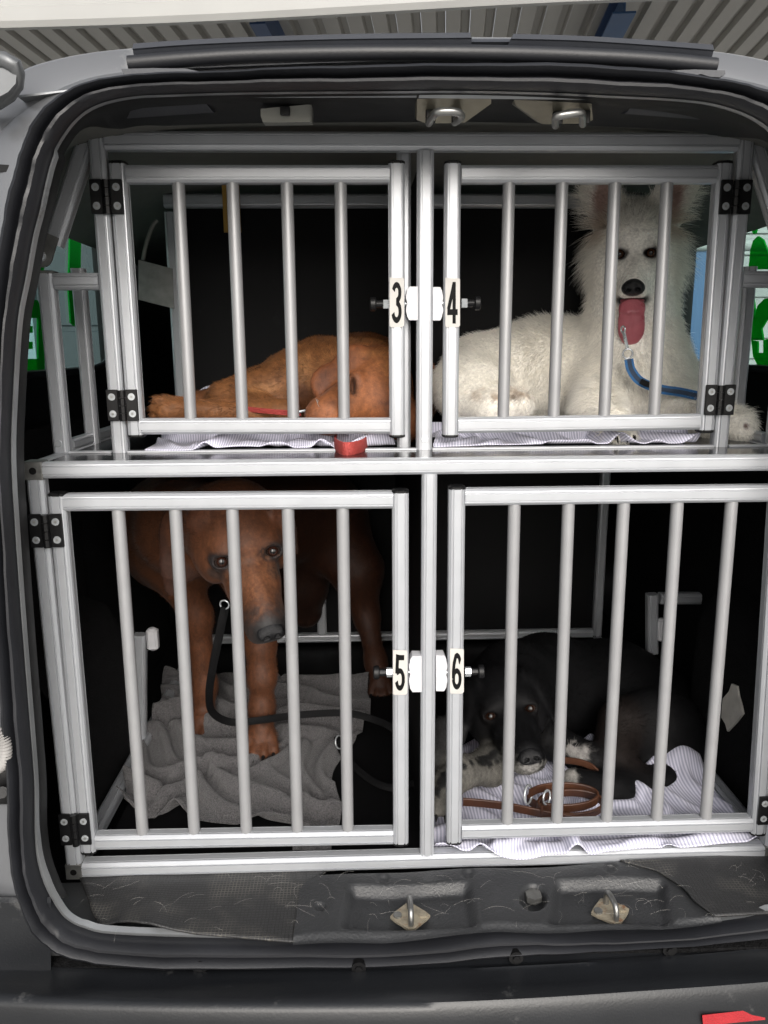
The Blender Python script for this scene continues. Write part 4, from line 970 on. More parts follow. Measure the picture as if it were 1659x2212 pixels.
B.dot((.150, 0, -.055), (.066, .06, .055), (.028, .021, .019), .8, .92, .5, 200); B.dot((.140, 0, -.045), (.026, .03, .03), (.013, .012, .012), .6); B.dot((.10, 0, -.085), (.06, .05, .016), (.020, .012, .010), .7, .8)
B.dot((-.06, .105, -.03), (.06, .03, .07), (.05, .022, .014), .5, .6)
B.T = (R5, t5, 1.)
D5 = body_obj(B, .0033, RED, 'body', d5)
add_eyes(E5, d5); make_nose((R5, t5, 1.), (.1345, 0, -.041), d5, .98); claws(d5)
nose5 = R5@np.array((.15, 0, -.04))+t5
fur(d5, D5, 90000, lambda p: .0045+.005*(np.linalg.norm(p-nose5, axis=1) > .2), lambda p: (p-nose5)*1.+np.array([0, 0, -.15]), .25, .00028, 5, clump=.25, curl=.12)
ring5 = B.w((-.060, 0, -.09))
# ================================================= black dog curled up in cage 6
BLK = (.0045, .0045, .005)
d6 = thing('dog', 'black dog with a greying muzzle curled up on a striped sheet in cage 6', 'dog', P(1250, 1700, Z=.61))
R6, t6, e6 = fit_pose(head_marks(1), [(1146, 1530), (1058, 1547), (1147, 1636)], [1, 1, 1], P(1100, 1540, Y=1.33), .92, axes((.3, -.87, -.38), (-.1, -.35, .93)))
print('DOG6', np.round(e6, 1), np.round(t6, 3))
B = Body()
EARS6 = [([(-.060, .058, .035), (-.070, .085, .005), (-.060, .095, -.05)], [.024, .036, .020], ((.2, 1, .3), 4)),
         ([(-.060, -.058, .035), (-.075, -.085, .005), (-.065, -.098, -.05)], [.024, .036, .020], ((.2, -1, .3), 4))]
hound_head(B, (R6, t6, .92), BLK, BLK, ears=EARS6)
B.T = ID; SP = (.10, .095, .085)
hb = R6@(np.array((-.10, 0, -.01))*.92)+t6
B.chain([hb, P(1110, 1480, Y=1.47), P(1180, 1480, Y=1.58)], [.062, .080, .105], .05, BLK)
B.chain([P(1180, 1490, Y=1.60), P(1320, 1500, Y=1.66), P(1440, 1560, Y=1.60)], [.110, .115, .110], .06, BLK)
B.ell(P(1412, 1590, Y=1.44), (.105, .070, .105), .04, BLK)
B.chain([P(1340, 1560, Y=1.42), P(1320, 1640, Y=1.36), P(1385, 1700, Y=1.33)], [.045, .035, .028], .03, (.012, .009, .008))
B.chain([P(1500, 1640, Y=1.42), P(1440, 1700, Y=1.34), P(1330, 1705, Y=1.30), P(1240, 1688, Y=1.27)], [.050, .036, .028, .024], .03, BLK)
B.chain([P(1510, 1690, Y=1.40), P(1440, 1735, Y=1.30), P(1300, 1728, Y=1.27)], [.032, .026, .014], .015, BLK)
B.chain([P(1190, 1600, Y=1.40), P(1250, 1630, Y=1.36), P(1300, 1645, Y=1.34)], [.04, .028, .022], .02, BLK)
B.chain([P(1110, 1610, Y=1.36), P(1060, 1655, Y=1.27), P(995, 1668, Y=1.215), P(962, 1700, Y=1.185), P(955, 1722, Y=1.172)], [.040, .032, .026, .024, .020], .02, SP)
paw(B, P(957, 1712, Y=1.18), (-.2, -1, -.3), .024, SP)
B.chain([P(960, 1590, Y=1.32), P(945, 1640, Y=1.25)], [.035, .028], .02, (.03, .03, .03))
rng6 = np.random.default_rng(6)
for i in range(90):
    t = rng6.random(); x = 1075-130*t+rng6.normal(0, 6); y = 1640+75*t*t+rng6.normal(0, 16)
    B.dot(P(x, y, Y=1.27-.09*t-.02), .004+.006*rng6.random(), (.012, .012, .012), .5, .95, .3, 200)
B.dot(P(1225, 1675, Y=1.26), (.019, .03, .022), (.26, .25, .23), .6, 1, .8, 110); B.dot(P(1245, 1625, Y=1.34), (.024, .03, .013), (.22, .21, .20), .6, 1, .9, 110)
B.T = (R6, t6, .92)
E6 = B.eyes([(1144.5, 1530), (1059, 1547)], .0110, (.014, .0055, .003), (.006, .005, .005), -.2, .54)
B.dot((.115, 0, -.085), (.06, .045, .020), (.17, .165, .15), .8, .9, 1.3, 240); B.dot((.105, -.025, -.070), (.05, .02, .026), (.15, .145, .135), .8, .8, 1.4, 240); B.dot((.148, 0, -.064), (.02, .026, .014), (.24, .23, .22), .6, .9, 1.0, 220); B.dot((.085, -.03, -.07), (.05, .02, .022), (.08, .078, .07), .8, .7, .9, 160)
B.dot((.138, 0, -.040), (.020, .019, .017), (.008, .008, .009), .4)
D6 = body_obj(B, .0033, BLK, 'body', d6, 'dark_coat'); add_eyes(E6, d6); make_nose((R6, t6, .92), (.136, 0, -.041), d6); claws(d6)
nose6 = B.w((.15, 0, -.04))
fur(d6, D6, 70000, lambda p: .007+.004*(np.linalg.norm(p-nose6, axis=1) > .2), lambda p: (p-nose6)*1.+np.array([0, 0, -.1]), .25, .0003, 7, mat='dark_hair', clump=.3, curl=.12)
# ================================================= white puppy in cage 4
WHT = (.90, .87, .80)
d4 = thing('dog', 'fluffy white puppy panting in cage 4 with its pink tongue out', 'dog', P(1350, 900, Z=1.2735))
R4, t4, e4 = fit_pose([(0, .031, 0), (0, -.031, 0), (.100, 0, -.038)], [(1406, 546), (1336, 549), (1367.7, 624)], [1, 1, 1], P(1370, 545, Y=1.484), 0.92, axes((-.02, -.93, -.30), (0, -.3, .95)))
print('DOG4', np.round(e4, 1), np.round(t4, 3))
B = Body(); B.T = (R4, t4, .92); k = .025
B.ell((-.070, 0, .020), (.082, .066, .066), k, WHT); B.ell((-.025, 0, .020), (.045, .050, .036), k, WHT)
for s in (-1, 1):
    B.ell((-.055, s*.050, -.035), (.055, .032, .050), .025, WHT); B.ell((-.012, s*.028, .012), (.020, .018, .013), .014, WHT); B.ell((.010, s*.022, -.028), (.04, .02, .022), .02, WHT)
    B.cone((.020, s*.015, -.042), (.080, s*.012, -.048), .020, .016, .014, WHT)
B.cone((.0, 0, -.012), (.088, 0, -.036), .022, .017, .014, WHT)
B.cone((-.03, 0, -.088), (.055, 0, -.094), .026, .013, .012, (.50, .44, .38))      # open jaw
for s in (-1, 1):
    # upright ears, hollow in front
    B.chain([(-.075, s*.058, .060), (-.080, s*.076, .110), (-.085, s*.082, .165)], [.038, .033, .010], .02, WHT, ((1, 0, .1), 2.6))
    B.chain([(-.052, s*.060, .072), (-.054, s*.076, .110), (-.062, s*.081, .148)], [.020, .018, .005], .008, (.30, .16, .12), ((1, 0, .1), 2.0)); 
    for i in (-1,): q = B.p.pop(); B.p.append((*q[:7], True, *q[8:])); q = B.p[-2]; B.p[-2] = (*q[:7], True, *q[8:])
B.ell((.058, 0, -.070), (.045, .020, .010), .008, WHT, sub=True)
B.T = ID
hb = R4@(np.array((-.08, 0, -.03))*.92)+t4
B.chain([hb, P(1365, 690, Y=1.536), P(1372, 790, Y=1.536)], [.062, .072, .100], .05, WHT)
B.ell(P(1380, 830, Y=1.515), (.088, .085, .085), .05, WHT)
B.chain([P(1330, 810, Y=1.609), P(1180, 805, Y=1.651), P(1040, 815, Y=1.609)], [.10, .098, .088], .06, WHT)
B.ell(P(1015, 835, Y=1.505), (.075, .075, .062), .04, WHT)
B.chain([P(1010, 860, Y=1.463), P(1060, 880, Y=1.421), P(1120, 870, Y=1.411)], [.045, .032, .026], .03, WHT)
B.chain([P(1300, 850, Y=1.484), P(1290, 885, Y=1.400), P(1325, 920, Y=1.301)], [.05, .034, .028], .03, WHT)
paw(B, P(1325, 920, Y=1.296), (.02, -1, -.1), .026, WHT)
B.chain([P(1420, 850, Y=1.494), P(1470, 885, Y=1.421), P(1540, 905, Y=1.348), P(1600, 922, Y=1.301)], [.055, .036, .028, .027], .03, WHT)
for dy, dx in ((-11, 8), (0, 14), (11, 8)): B.cone(P(1598, 922+dy, Y=1.296), P(1602+dx, 926+dy*1.1, Y=1.280), .011, .009, .006, WHT)
for dx, dy in ((1602, 916), (1612, 921), (1594, 921), (1604, 934)): B.dot(P(dx, dy, Y=1.267), .0075, (.12, .06, .05), .5, .9)
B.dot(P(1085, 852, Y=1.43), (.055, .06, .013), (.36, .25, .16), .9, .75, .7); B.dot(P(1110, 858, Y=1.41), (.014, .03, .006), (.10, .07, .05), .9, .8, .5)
B.T = (R4, t4, .92)
E4 = B.eyes([(1406, 546), (1338, 549)], .0108, (.045, .018, .008), (.03, .022, .02), 0., .74)
B.T = ID
for c, d, r, *_ in E4: B.dot(c-d*.006, (.0155, .03, .0110), (.02, .016, .015), .5, .95, .3)
B.T = (R4, t4, .92)
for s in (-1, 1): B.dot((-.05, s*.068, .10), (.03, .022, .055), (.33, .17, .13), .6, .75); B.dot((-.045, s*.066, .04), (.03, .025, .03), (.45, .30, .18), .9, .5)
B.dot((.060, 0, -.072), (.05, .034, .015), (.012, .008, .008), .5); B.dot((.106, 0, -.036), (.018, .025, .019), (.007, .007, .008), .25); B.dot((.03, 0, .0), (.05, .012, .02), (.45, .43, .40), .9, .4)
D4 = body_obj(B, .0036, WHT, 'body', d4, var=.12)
R, t, kk = B.T
add_eyes(E4, d4); make_nose(B.T, (.100, 0, -.034), d4, 1.0); claws(d4)
M['tongue'] = pm('tongue', (.36, .095, .115), .3, 0, .12, 50, .3, 250)
tb = Body(); tb.T = B.T
tb.chain([(.030, 0, -.074), (.070, 0, -.072), (.090, 0, -.080)], [.016, .0185, .0185], .01, None, ((.3, 0, 1), 3)); tb.chain([(.088, 0, -.080), (.097, 0, -.100), (.099, .001, -.125), (.097, .001, -.148)], [.0185, .0195, .0190, .0135], .012, None, ((1, 0, .2), 3.2)); tb.cone((.106, 0, -.085), (.110, .001, -.130), .0015, .0015, .006, None, sub=True)
Vt, Qt = tb.mesh(.0022); MB().add(Vt, [tuple(q) for q in Qt]).build('tongue', 'tongue', d4, 180)
nose4 = B.w((.11, 0, -.04)); hc = B.w((-.05, 0, 0)); invR = np.linalg.inv(R)
ey = [c for c, *_ in E4]
def len4(p):
    q = (p-t)@R/kk; dn = np.linalg.norm(p-nose4, axis=1)
    face = np.clip((dn-.075)/.10, 0, 1); L_ = .0028+.018*face
    ruff = np.exp(-(((np.abs(q[:, 1])-.085)/.035)**2+((q[:, 0]+.065)/.05)**2+((q[:, 2]+.02)/.075)**2)); L_ += .034*ruff
    ear = (q[:, 2] > .06) & (q[:, 0] < .0); L_ = np.where(ear, .008+.012*(np.abs(q[:, 1]) > .085)+.010*(q[:, 2] < .10), L_)
    L_ = np.where(np.minimum(np.linalg.norm(p-ey[0], axis=1), np.linalg.norm(p-ey[1], axis=1)) < .042, .0035, L_); L_ = np.where((p[:, 2] < t[2]-.11), np.where(p[:, 0] < .33, .013, .022), L_); return np.where(p[:, 2] < 1.32, .012, L_)
def flow4(p):
    v = (p-nose4); v = v/np.linalg.norm(v, axis=1)[:, None]; return v*np.array([1, .7, .5])+np.array([0, 0, -.55])*(p[:, 2] < t[2]+.05)[:, None]
def keep4(p, n):
    k = (np.linalg.norm(p-B.w((.104, 0, -.036)), axis=1) > .027)
    for e in ey: k &= np.linalg.norm(p-e, axis=1) > .0185
    q = (p-t)@R/kk; k &= ~((np.abs(q[:, 1]) < .033) & (q[:, 2] < -.056) & (q[:, 2] > -.092) & (q[:, 0] > .02)); k &= ~((np.abs(q[:, 1]) < .024) & (q[:, 2] < -.06) & (q[:, 2] > -.15) & (q[:, 0] > .055)); return k
fur(d4, D4, 95000, len4, flow4, lambda p: np.where(np.linalg.norm(p-nose4, axis=1) < .13, .22, .42), .00030, 9, keep4, var=.22, clump=.30, curl=.16, droop=.25, seg=5)
# ================================================= brown dog asleep in cage 3
TAN = (.13, .050, .018)
d3 = thing('dog', 'tan brown dog asleep in cage 3 with its paw stretched to the left', 'dog', P(650, 905, Z=1.2735))
B = Body()
B.chain([P(715, 845, Y=1.588), P(780, 842, Y=1.567), P(850, 845, Y=1.567)], [.098, .100, .095], .05, (.13, .046, .016))
B.ell(P(615, 845, Y=1.463), (.060, .055, .062), .04, TAN)
B.chain([P(620, 838, Y=1.442), P(545, 850, Y=1.421), P(486, 860, Y=1.411)], [.050, .036, .027], .03, TAN)
B.chain([P(484, 862, Y=1.406), P(540, 886, Y=1.369), P(620, 893, Y=1.359)], [.027, .024, .026], .02, TAN)
B.chain([P(560, 893, Y=1.343), P(470, 890, Y=1.322), P(400, 884, Y=1.306), P(362, 886, Y=1.296)], [.022, .018, .017, .019], .015, TAN)
paw(B, P(366, 884, Y=1.299), (-1, -.25, -.06), .0215, TAN, side=(.1, -.35, .94), drop=.1)
B.chain([P(470, 862, Y=1.432), P(432, 866, Y=1.432)], [.022, .018], .015, (.10, .034, .012))
B.chain([P(700, 815, Y=1.463), P(790, 815, Y=1.400)], [.075, .068], .05, TAN)
B.ell(P(815, 832, Y=1.343), (.060, .058, .062), .03, (.155, .054, .019))
B.cone(P(790, 856, Y=1.311), P(712, 896, Y=1.259), .048, .034, .025, (.15, .050, .019))
B.cone(P(835, 880, Y=1.306), P(870, 910, Y=1.296), .040, .036, .03, (.13, .042, .016))
B.cone(P(690, 898, Y=1.254), P(700, 906, Y=1.249), .024, .020, .012, (.09, .03, .013))
B.chain([P(835, 775, Y=1.332), P(770, 785, Y=1.306), P(712, 828, Y=1.301), P(694, 862, Y=1.301)], [.022, .030, .028, .012], .010, (.105, .032, .011), ((.15, -.9, .35), 4.5))
B.ell(P(770, 826, Y=1.277), (.014, .012, .020), .008, (.13, .042, .016)); B.ell(P(762, 832, Y=1.259), (.0035, .02, .016), .003, None, sub=True)
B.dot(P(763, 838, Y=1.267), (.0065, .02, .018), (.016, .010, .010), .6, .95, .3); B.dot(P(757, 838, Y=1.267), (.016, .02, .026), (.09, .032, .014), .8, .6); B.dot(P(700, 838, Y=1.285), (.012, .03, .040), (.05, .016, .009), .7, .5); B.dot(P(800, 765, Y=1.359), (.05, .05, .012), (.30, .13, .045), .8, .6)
B.dot(P(560, 868, Y=1.400), (.045, .03, .012), (.07, .02, .009), .8, .6)  # shade in the crease below the upper arm, painted on
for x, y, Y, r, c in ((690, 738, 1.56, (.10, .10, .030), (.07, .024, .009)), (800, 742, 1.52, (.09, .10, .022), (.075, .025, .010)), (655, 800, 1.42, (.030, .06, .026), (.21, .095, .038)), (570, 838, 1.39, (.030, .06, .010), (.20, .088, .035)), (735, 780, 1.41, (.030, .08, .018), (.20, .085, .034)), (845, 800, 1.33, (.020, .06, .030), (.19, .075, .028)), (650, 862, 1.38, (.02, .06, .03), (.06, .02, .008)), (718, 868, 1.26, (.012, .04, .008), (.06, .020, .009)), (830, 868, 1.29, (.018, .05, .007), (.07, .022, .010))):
    B.dot(P(x, y, Y=Y), r, c, 1.0, .75, .5, 60)  # darker back, plus highlights and crease shade painted into the coat
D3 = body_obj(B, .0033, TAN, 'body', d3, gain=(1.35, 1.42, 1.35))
n3 = P(700, 900, Y=1.244); claws(d3)
fur(d3, D3, 90000, lambda p: .0045+.0045*(np.linalg.norm(p-n3, axis=1) > .15), lambda p: (p-n3)+np.array([0, 0, -.1]), .24, .00036, 13, var=1., clump=.34, curl=.10)
whiskers(d3, [(P(690, 880, Y=1.233), P(686, 872, Y=1.217), P(682+i*3, 860+i*2, Y=1.207)) for i in range(3)])
# ---------------------------------------------------------------- crumpled cloths: a small mass-and-spring drape, pushed together until it buckles
def settle(quad, nu, nv, excess, ground, seed, steps=170, lump=None, wander=.02, z_noise=.02, stiff=.35, grav=.00035, pull=.06, freq=3.0):
    """cloth larger than its footprint by the factor excess, settling on ground(x, y)"""
    rg = np.random.default_rng(seed); q = [np.array(p, float) for p in quad]
    u, v = np.meshgrid(np.linspace(0, 1, nu), np.linspace(0, 1, nv))
    def waves(U, V_, f, k, s):
        r = np.random.default_rng(s); out = np.zeros_like(U)
        for _ in range(k):
            a = r.random()*6.28; ff = f*(.5+r.random()); out += np.sin(6.28*ff*(U*math.cos(a)+V_*math.sin(a))+r.random()*6.28+1.3*np.sin(5*U+_)+1.1*np.sin(6*V_-2*_))
        return out/k**.5
    wx, wy = np.linalg.norm(q[1]-q[0]), np.linalg.norm(q[3]-q[0])
    F = ((1-u)*(1-v))[..., None]*q[0]+(u*(1-v))[..., None]*q[1]+(u*v)[..., None]*q[2]+((1-u)*v)[..., None]*q[3]
    U, V_ = u*wx/.4, v*wy/.4
    F = F+wander*np.stack([waves(U, V_, 1.2, 4, seed+1), waves(U, V_, 1.2, 4, seed+2)], -1)
    X = np.concatenate([F, np.zeros((nv, nu, 1))], -1)
    X[..., 2] = ground(X[..., 0], X[..., 1])+.012+z_noise*(waves(U, V_, freq, 7, seed+3)+1.2)
    ev = np.clip(v/.18, 0, 1); ev = ev*ev*(3-2*ev); X[..., 2] -= (1-ev)*.8*(X[..., 2]-ground(X[..., 0], X[..., 1])-.004)
    if lump:
        for lx, ly, lr, lz in lump: X[..., 2] += lz*np.exp(-((X[..., 0]-lx)**2+(X[..., 1]-ly)**2)/lr**2)
    rowx = (wx/(nu-1)*(1+(excess-1)*(.25+.75*ev)))[..., None]; dx, dy = wx/(nu-1)*excess, wy/(nv-1)*excess; dd = math.hypot(dx, dy); Pv = X.copy()
    tgt = X[..., :2].copy()
    sets = []
    for a in (0, 1): sets += [((slice(None), slice(a, nu-1, 2)), (slice(None), slice(a+1, nu, 2)), rowx, 1.), ((slice(a, nv-1, 2), slice(None)), (slice(a+1, nv, 2), slice(None)), dy, 1.)]
    for a in (0, 1):
        for b in (0, 1):
            sets += [((slice(a, nv-1, 2), slice(b, nu-1, 2)), (slice(a+1, nv, 2), slice(b+1, nu, 2)), dd, .5), ((slice(a, nv-1, 2), slice(b+1, nu, 2)), (slice(a+1, nv, 2), slice(b, nu-1, 2)), dd, .5)]
    for a in (0, 1, 2, 3): sets += [((slice(None), slice(a, nu-2, 4)), (slice(None), slice(a+2, nu, 4)), 2*dx, stiff), ((slice(a, nv-2, 4), slice(None)), (slice(a+2, nv, 4), slice(None)), 2*dy, stiff)]
    for a in range(8): sets += [((slice(None), slice(a, nu-4, 8)), (slice(None), slice(a+4, nu, 8)), 4*dx, stiff*.45), ((slice(a, nv-4, 8), slice(None)), (slice(a+4, nv, 8), slice(None)), 4*dy, stiff*.45)]
    for it in range(steps):
        g = grav if it < steps*.7 else grav*2.5
        vel = (X-Pv)*.90; Pv = X.copy(); X = X+vel; X[..., 2] -= g
        for _ in range(5):
            for A_, B_, L0, k in sets:
                a, b = X[A_], X[B_]; n = min(a.shape[0], b.shape[0]), min(a.shape[1], b.shape[1]); a = a[:n[0], :n[1]]; b = b[:n[0], :n[1]]
                d = b-a; l = np.sqrt((d*d).sum(-1, keepdims=True))+1e-9
                kk = k if k >= .5 else np.where(l < L0, k, 0)
                if L0 is rowx: L0 = rowx[A_][:n[0], :n[1]]
                c = d*(.5*kk*(l-L0)/l); a += c; b -= c
            # the footprint keeps it pushed together
            e = np.zeros((nv, nu, 1)); e[0] = e[-1] = 1; e[:, 0] = e[:, -1] = 1
            X[..., :2] += (tgt-X[..., :2])*(pull+.15*e)
            gz = ground(X[..., 0], X[..., 1])+.0018; low = X[..., 2] < gz
            X[..., 2] = np.where(low, gz, X[..., 2]); X[..., :2] = np.where(low[..., None], X[..., :2]*.5+Pv[..., :2]*.5, X[..., :2])
    return X
def cloth(V, name, mat, label, cat, sub=1, group=None, uvs_=(1., 1.)):
    nv, nu = V.shape[:2]
    c = Vector((float(V[..., 0].mean()), float(V[..., 1].mean()), float(V[..., 2].min())))
    mb = MB().grid([[V[j, i]-np.array(c) for i in range(nu)] for j in range(nv)])
    me = bpy.data.meshes.new(name); me.from_pydata(mb.v, [], mb.f); me.polygons.foreach_set('use_smooth', [True]*len(me.polygons))
    uv = me.uv_layers.new(name='UVMap'); uvs = []
    for p in me.polygons:
        for vi in p.vertices: uvs += [(vi % nu)/(nu-1), (vi//nu)/(nv-1)]
    uv.data.foreach_set('uv', uvs); me.materials.append(M[mat]); me.update()
    o = bpy.data.objects.new(name, me); COL.objects.link(o); o.location = c
    sb = o.modifiers.new('soft', 'SUBSURF'); sb.levels = sub; sb.render_levels = sub
    so_ = o.modifiers.new('thick', 'SOLIDIFY'); so_.thickness = .0016; so_.offset = 1
    return tag(o, label, cat, group)
def cloth_mat(name, a, b, n, ax, bump_s, terry=False):
    m = bpy.data.materials.new(name); m.use_nodes = True; t = m.node_tree; N = t.nodes; L = t.links; bs = N['Principled BSDF']
    bs.inputs['Roughness'].default_value = .9; bs.inputs['Specular IOR Level'].default_value = .15; bs.inputs['Sheen Weight'].default_value = .25 if terry else .1
    tc = N.new('ShaderNodeTexCoord'); nz = N.new('ShaderNodeTexNoise'); nz.inputs['Scale'].default_value = bump_s; nz.inputs['Detail'].default_value = 4; L.new(tc.outputs['Object'], nz.inputs['Vector'])
    bp = N.new('ShaderNodeBump'); bp.inputs['Strength'].default_value = .9 if terry else .25; bp.inputs['Distance'].default_value = .004 if terry else .001; L.new(nz.outputs[0], bp.inputs['Height']); L.new(bp.outputs[0], bs.inputs['Normal'])
    mx = N.new('ShaderNodeMix'); mx.data_type = 'RGBA'; mx.inputs[6].default_value = (*a, 1); mx.inputs[7].default_value = (*b, 1)
    if terry:
        r = N.new('ShaderNodeMapRange'); r.inputs[1].default_value = .35; r.inputs[2].default_value = .65; L.new(nz.outputs[0], r.inputs[0]); L.new(r.outputs[0], mx.inputs[0])
    else:
        sp = N.new('ShaderNodeSeparateXYZ'); L.new(tc.outputs['UV'], sp.inputs[0]); mu = N.new('ShaderNodeMath'); mu.operation = 'MULTIPLY'; mu.inputs[1].default_value = n; L.new(sp.outputs[ax], mu.inputs[0])
        fr_ = N.new('ShaderNodeMath'); fr_.operation = 'FRACT'; L.new(mu.outputs[0], fr_.inputs[0]); pp_ = N.new('ShaderNodeMath'); pp_.operation = 'PINGPONG'; pp_.inputs[1].default_value = .5; L.new(fr_.outputs[0], pp_.inputs[0])
        r = N.new('ShaderNodeMapRange'); r.inputs[1].default_value = .20; r.inputs[2].default_value = .30; L.new(pp_.outputs[0], r.inputs[0]); L.new(r.outputs[0], mx.inputs[0])
    L.new(mx.outputs[2], bs.inputs['Base Color']); M[name] = m
cloth_mat('grey_terry', (.055, .053, .055), (.135, .129, .132), 0, 0, 420, True)
cloth_mat('striped_cotton', (.70, .69, .79), (.42, .42, .53), 105, 0, 300)
def bump(z, *bs):
    def f(x, y):
        r = np.full_like(x, z)
        for bx, by, br, bz in bs: r = r+bz*np.exp(-((x-bx)**2+(y-by)**2)/br**2)
        return r
    return f
flat = lambda z: (lambda x, y: np.full_like(x, z))
def rail_ground(x, y): return .6105+.0165*np.clip((1.135-y)/.008, 0, 1)*np.clip((y-1.090)/.004, 0, 1)+.045*np.exp(-((x-.630)**2+(y-1.37)**2)/.05**2)+.022*np.exp(-((x-.45)**2+(y-1.17)**2)/.035**2)+.018*np.exp(-((x-.57)**2+(y-1.16)**2)/.04**2)+.018*np.exp(-((x-.30)**2+(y-1.30)**2)/.05**2)
G = lambda *p: [P(x, y, Z=z)[:2] for x, y, z in p]
cloth(settle(G((250, 1752, .61), (705, 1792, .61), (800, 1476, .61), (374, 1470, .61)), 80, 80, 1.46, flat(.6105), 15, z_noise=.03, wander=.014, grav=.0004, pull=.14, stiff=.2, freq=5), 'towel', 'grey_terry', 'crumpled grey terry towel under the standing brown dog in cage 5', 'towel', 2)
tw = bpy.data.objects['towel']
hem = MB().grid([[P(x, y, Z=.6165+.003*math.sin(x*.2)) for x in np.linspace(632, 716, 12)] for y in (1782, 1822, 1837)]).build('hem', 'grey_terry'); hem.parent = tw; hem.matrix_parent_inverse = Matrix.Translation(-tw.location)
g_ = 'striped sheets in the cages'
cloth(settle([(.117, 1.093), (.664, 1.100), (.664, 1.50), (.122, 1.46)], 84, 50, 1.24, rail_ground, 6, z_noise=.022, grav=.0004, pull=.15, stiff=.16, freq=4, wander=.010, lump=[(.60, 1.20, .05, .03), (.45, 1.15, .05, .025)]), 'bed_sheet', 'striped_cotton', 'blue striped white sheet under the black dog in cage 6', 'sheet', 1, g_)
cloth(settle([(.120, 1.226), (.555, 1.235), (.565, 1.47), (.124, 1.47)], 70, 36, 1.22, flat(ZSH+.001), 9, z_noise=.014, grav=.0004, pull=.15, stiff=.14, freq=4, wander=.010, lump=[(.42, 1.27, .05, .035), (.22, 1.27, .04, .02)]), 'bed_sheet', 'striped_cotton', 'blue striped white sheet under the fluffy white puppy in cage 4', 'sheet', 1, g_)
cloth(settle([(-.335, 1.226), (.066, 1.230), (.066, 1.50), (-.35, 1.58)], 66, 44, 1.22, bump(ZSH+.001, (-.295, 1.555, .055, .085), (-.20, 1.28, .05, .012)), 12, z_noise=.014, grav=.0004, pull=.15, stiff=.14, freq=4, wander=.010), 'bed_sheet', 'striped_cotton', 'blue striped white sheet under the sleeping brown dog in cage 3', 'sheet', 1, g_)
# ---------------------------------------------------------------- leads, loose hairs, torn lining
def strap(path, width, wid, thick, name, mat, parent=None, n=6):
    """flat band along a path; wid gives the direction of its width at each given point"""
    c = catmull(path, n); w = catmull([np.array(v, float) for v in (wid if hasattr(wid[0], '__len__') else [wid]*len(path))], n); rows = []
    for i, p in enumerate(c):
        t = c[min(i+1, len(c)-1)]-c[max(i-1, 0)]; t /= np.linalg.norm(t); u = w[i]-t*(w[i]@t); u /= np.linalg.norm(u); v = np.cross(t, u)
        rows.append([p+u*width/2*a+v*thick/2*b for a, b in ((-1, -.6), (-.9, -1), (.9, -1), (1, -.6), (1, .6), (.9, 1), (-.9, 1), (-1, .6))])
    return MB().grid(rows, True, True).build(name, mat, parent, 40)
def ring(c, r, ax, th, mat, name, parent):
    ax = np.array(ax, float); ax /= np.linalg.norm(ax); u = np.cross(ax, [.3, .2, 1.]); u /= np.linalg.norm(u); w = np.cross(ax, u)
    return MB().tube([np.array(c)+r*(math.cos(a)*u+math.sin(a)*w) for a in np.linspace(0, 2*math.pi, 20, endpoint=False)], th, 8, closed=True).build(name, mat, parent, 60)
M['web_black'] = pm('black_webbing', (.006, .006, .0065), .7, 0, .2, 60, .4, 500, spec=.12)
M['web_blue'] = pm('blue_webbing', (.03, .14, .34), .7, 0, .15, 60, .4, 500)
M['web_navy'] = pm('navy_stripe', (.03, .05, .09), .7, 0, .15, 60, .4, 500)
M['web_red'] = pm('red_webbing', (.36, .045, .038), .65, 0, .12, 90, .8, 380)
M['leather'] = pm('brown_leather', (.070, .027, .013), .48, 0, .35, 25, .25, 160, specks=((.05, .02, .012), 22, .6))
ld = thing('lead', 'black webbing lead hanging from the standing brown dog onto the grey towel', 'lead', P(470, 1550, Z=.61))
zf = .665
pth = [P(486, 1312, Y=1.285), P(474, 1370, Y=1.285), P(460, 1440, Y=1.30), P(452, 1500, Y=1.33), P(460, 1540, Y=1.38), P(500, 1560, Y=1.42), P(560, 1556, Y=1.425), P(640, 1545, Y=1.46), P(740, 1540, Y=1.48), P(800, 1552, Y=1.48), P(850, 1575, Y=1.44), P(880, 1620, Z=.625)]
strap(pth, .0145, [(1, .2, 0)]*2+[(1, .1, -.1), (.9, .3, .2), (.5, .3, .6), (.1, .2, 1), (0, .2, 1), (0, .4, 1), (0, .5, 1), (.1, .6, .8), (.3, .8, .5), (.6, .8, .1)], .0026, 'strap', 'web_black', ld)
pth = [P(728, 1590, Z=.64), P(740, 1625, Z=.625), P(770, 1660, Z=.62), P(810, 1690, Z=.62), P(852, 1702, Z=.62), P(900, 1690, Z=.62)]
strap(pth, .0135, [(.7, .4, .5)]*6, .0026, 'strap', 'web_black', ld)
ring(P(733, 1603, Z=.64), .013, (1, -.6, .4), .0018, 'steel', 'ring', ld); ring(P(485, 1306, Y=1.285), .008, (.2, 1, .1), .0016, 'steel', 'ring', ld)
lb = thing('lead', 'blue lead clipped under the white puppy and running to the right', 'lead', P(1450, 850, Y=1.390))
pth = [P(1358, 776, Y=1.395), P(1364, 800, Y=1.390), P(1384, 824, Y=1.385), P(1425, 840, Y=1.379), P(1475, 848, Y=1.374), P(1530, 862, Y=1.359), P(1565, 880, Y=1.359)]
wd = [(1, 0, .2), (1, 0, .5), (.6, 0, .8), (.2, 0, 1), (0, 0, 1), (0, 0, 1), (0, 0, 1)]
strap(pth, .016, wd, .0024, 'strap', 'web_blue', lb); strap([p-np.array([0, .0016, 0]) for p in pth], .0075, wd, .0012, 'stripe', 'web_navy', lb)
MB().tube(catmull([P(1347, 716, Y=1.406), P(1351, 735, Y=1.395), P(1355, 752, Y=1.392)], 4), .0030, 10).build('snap_hook', 'steel', lb)
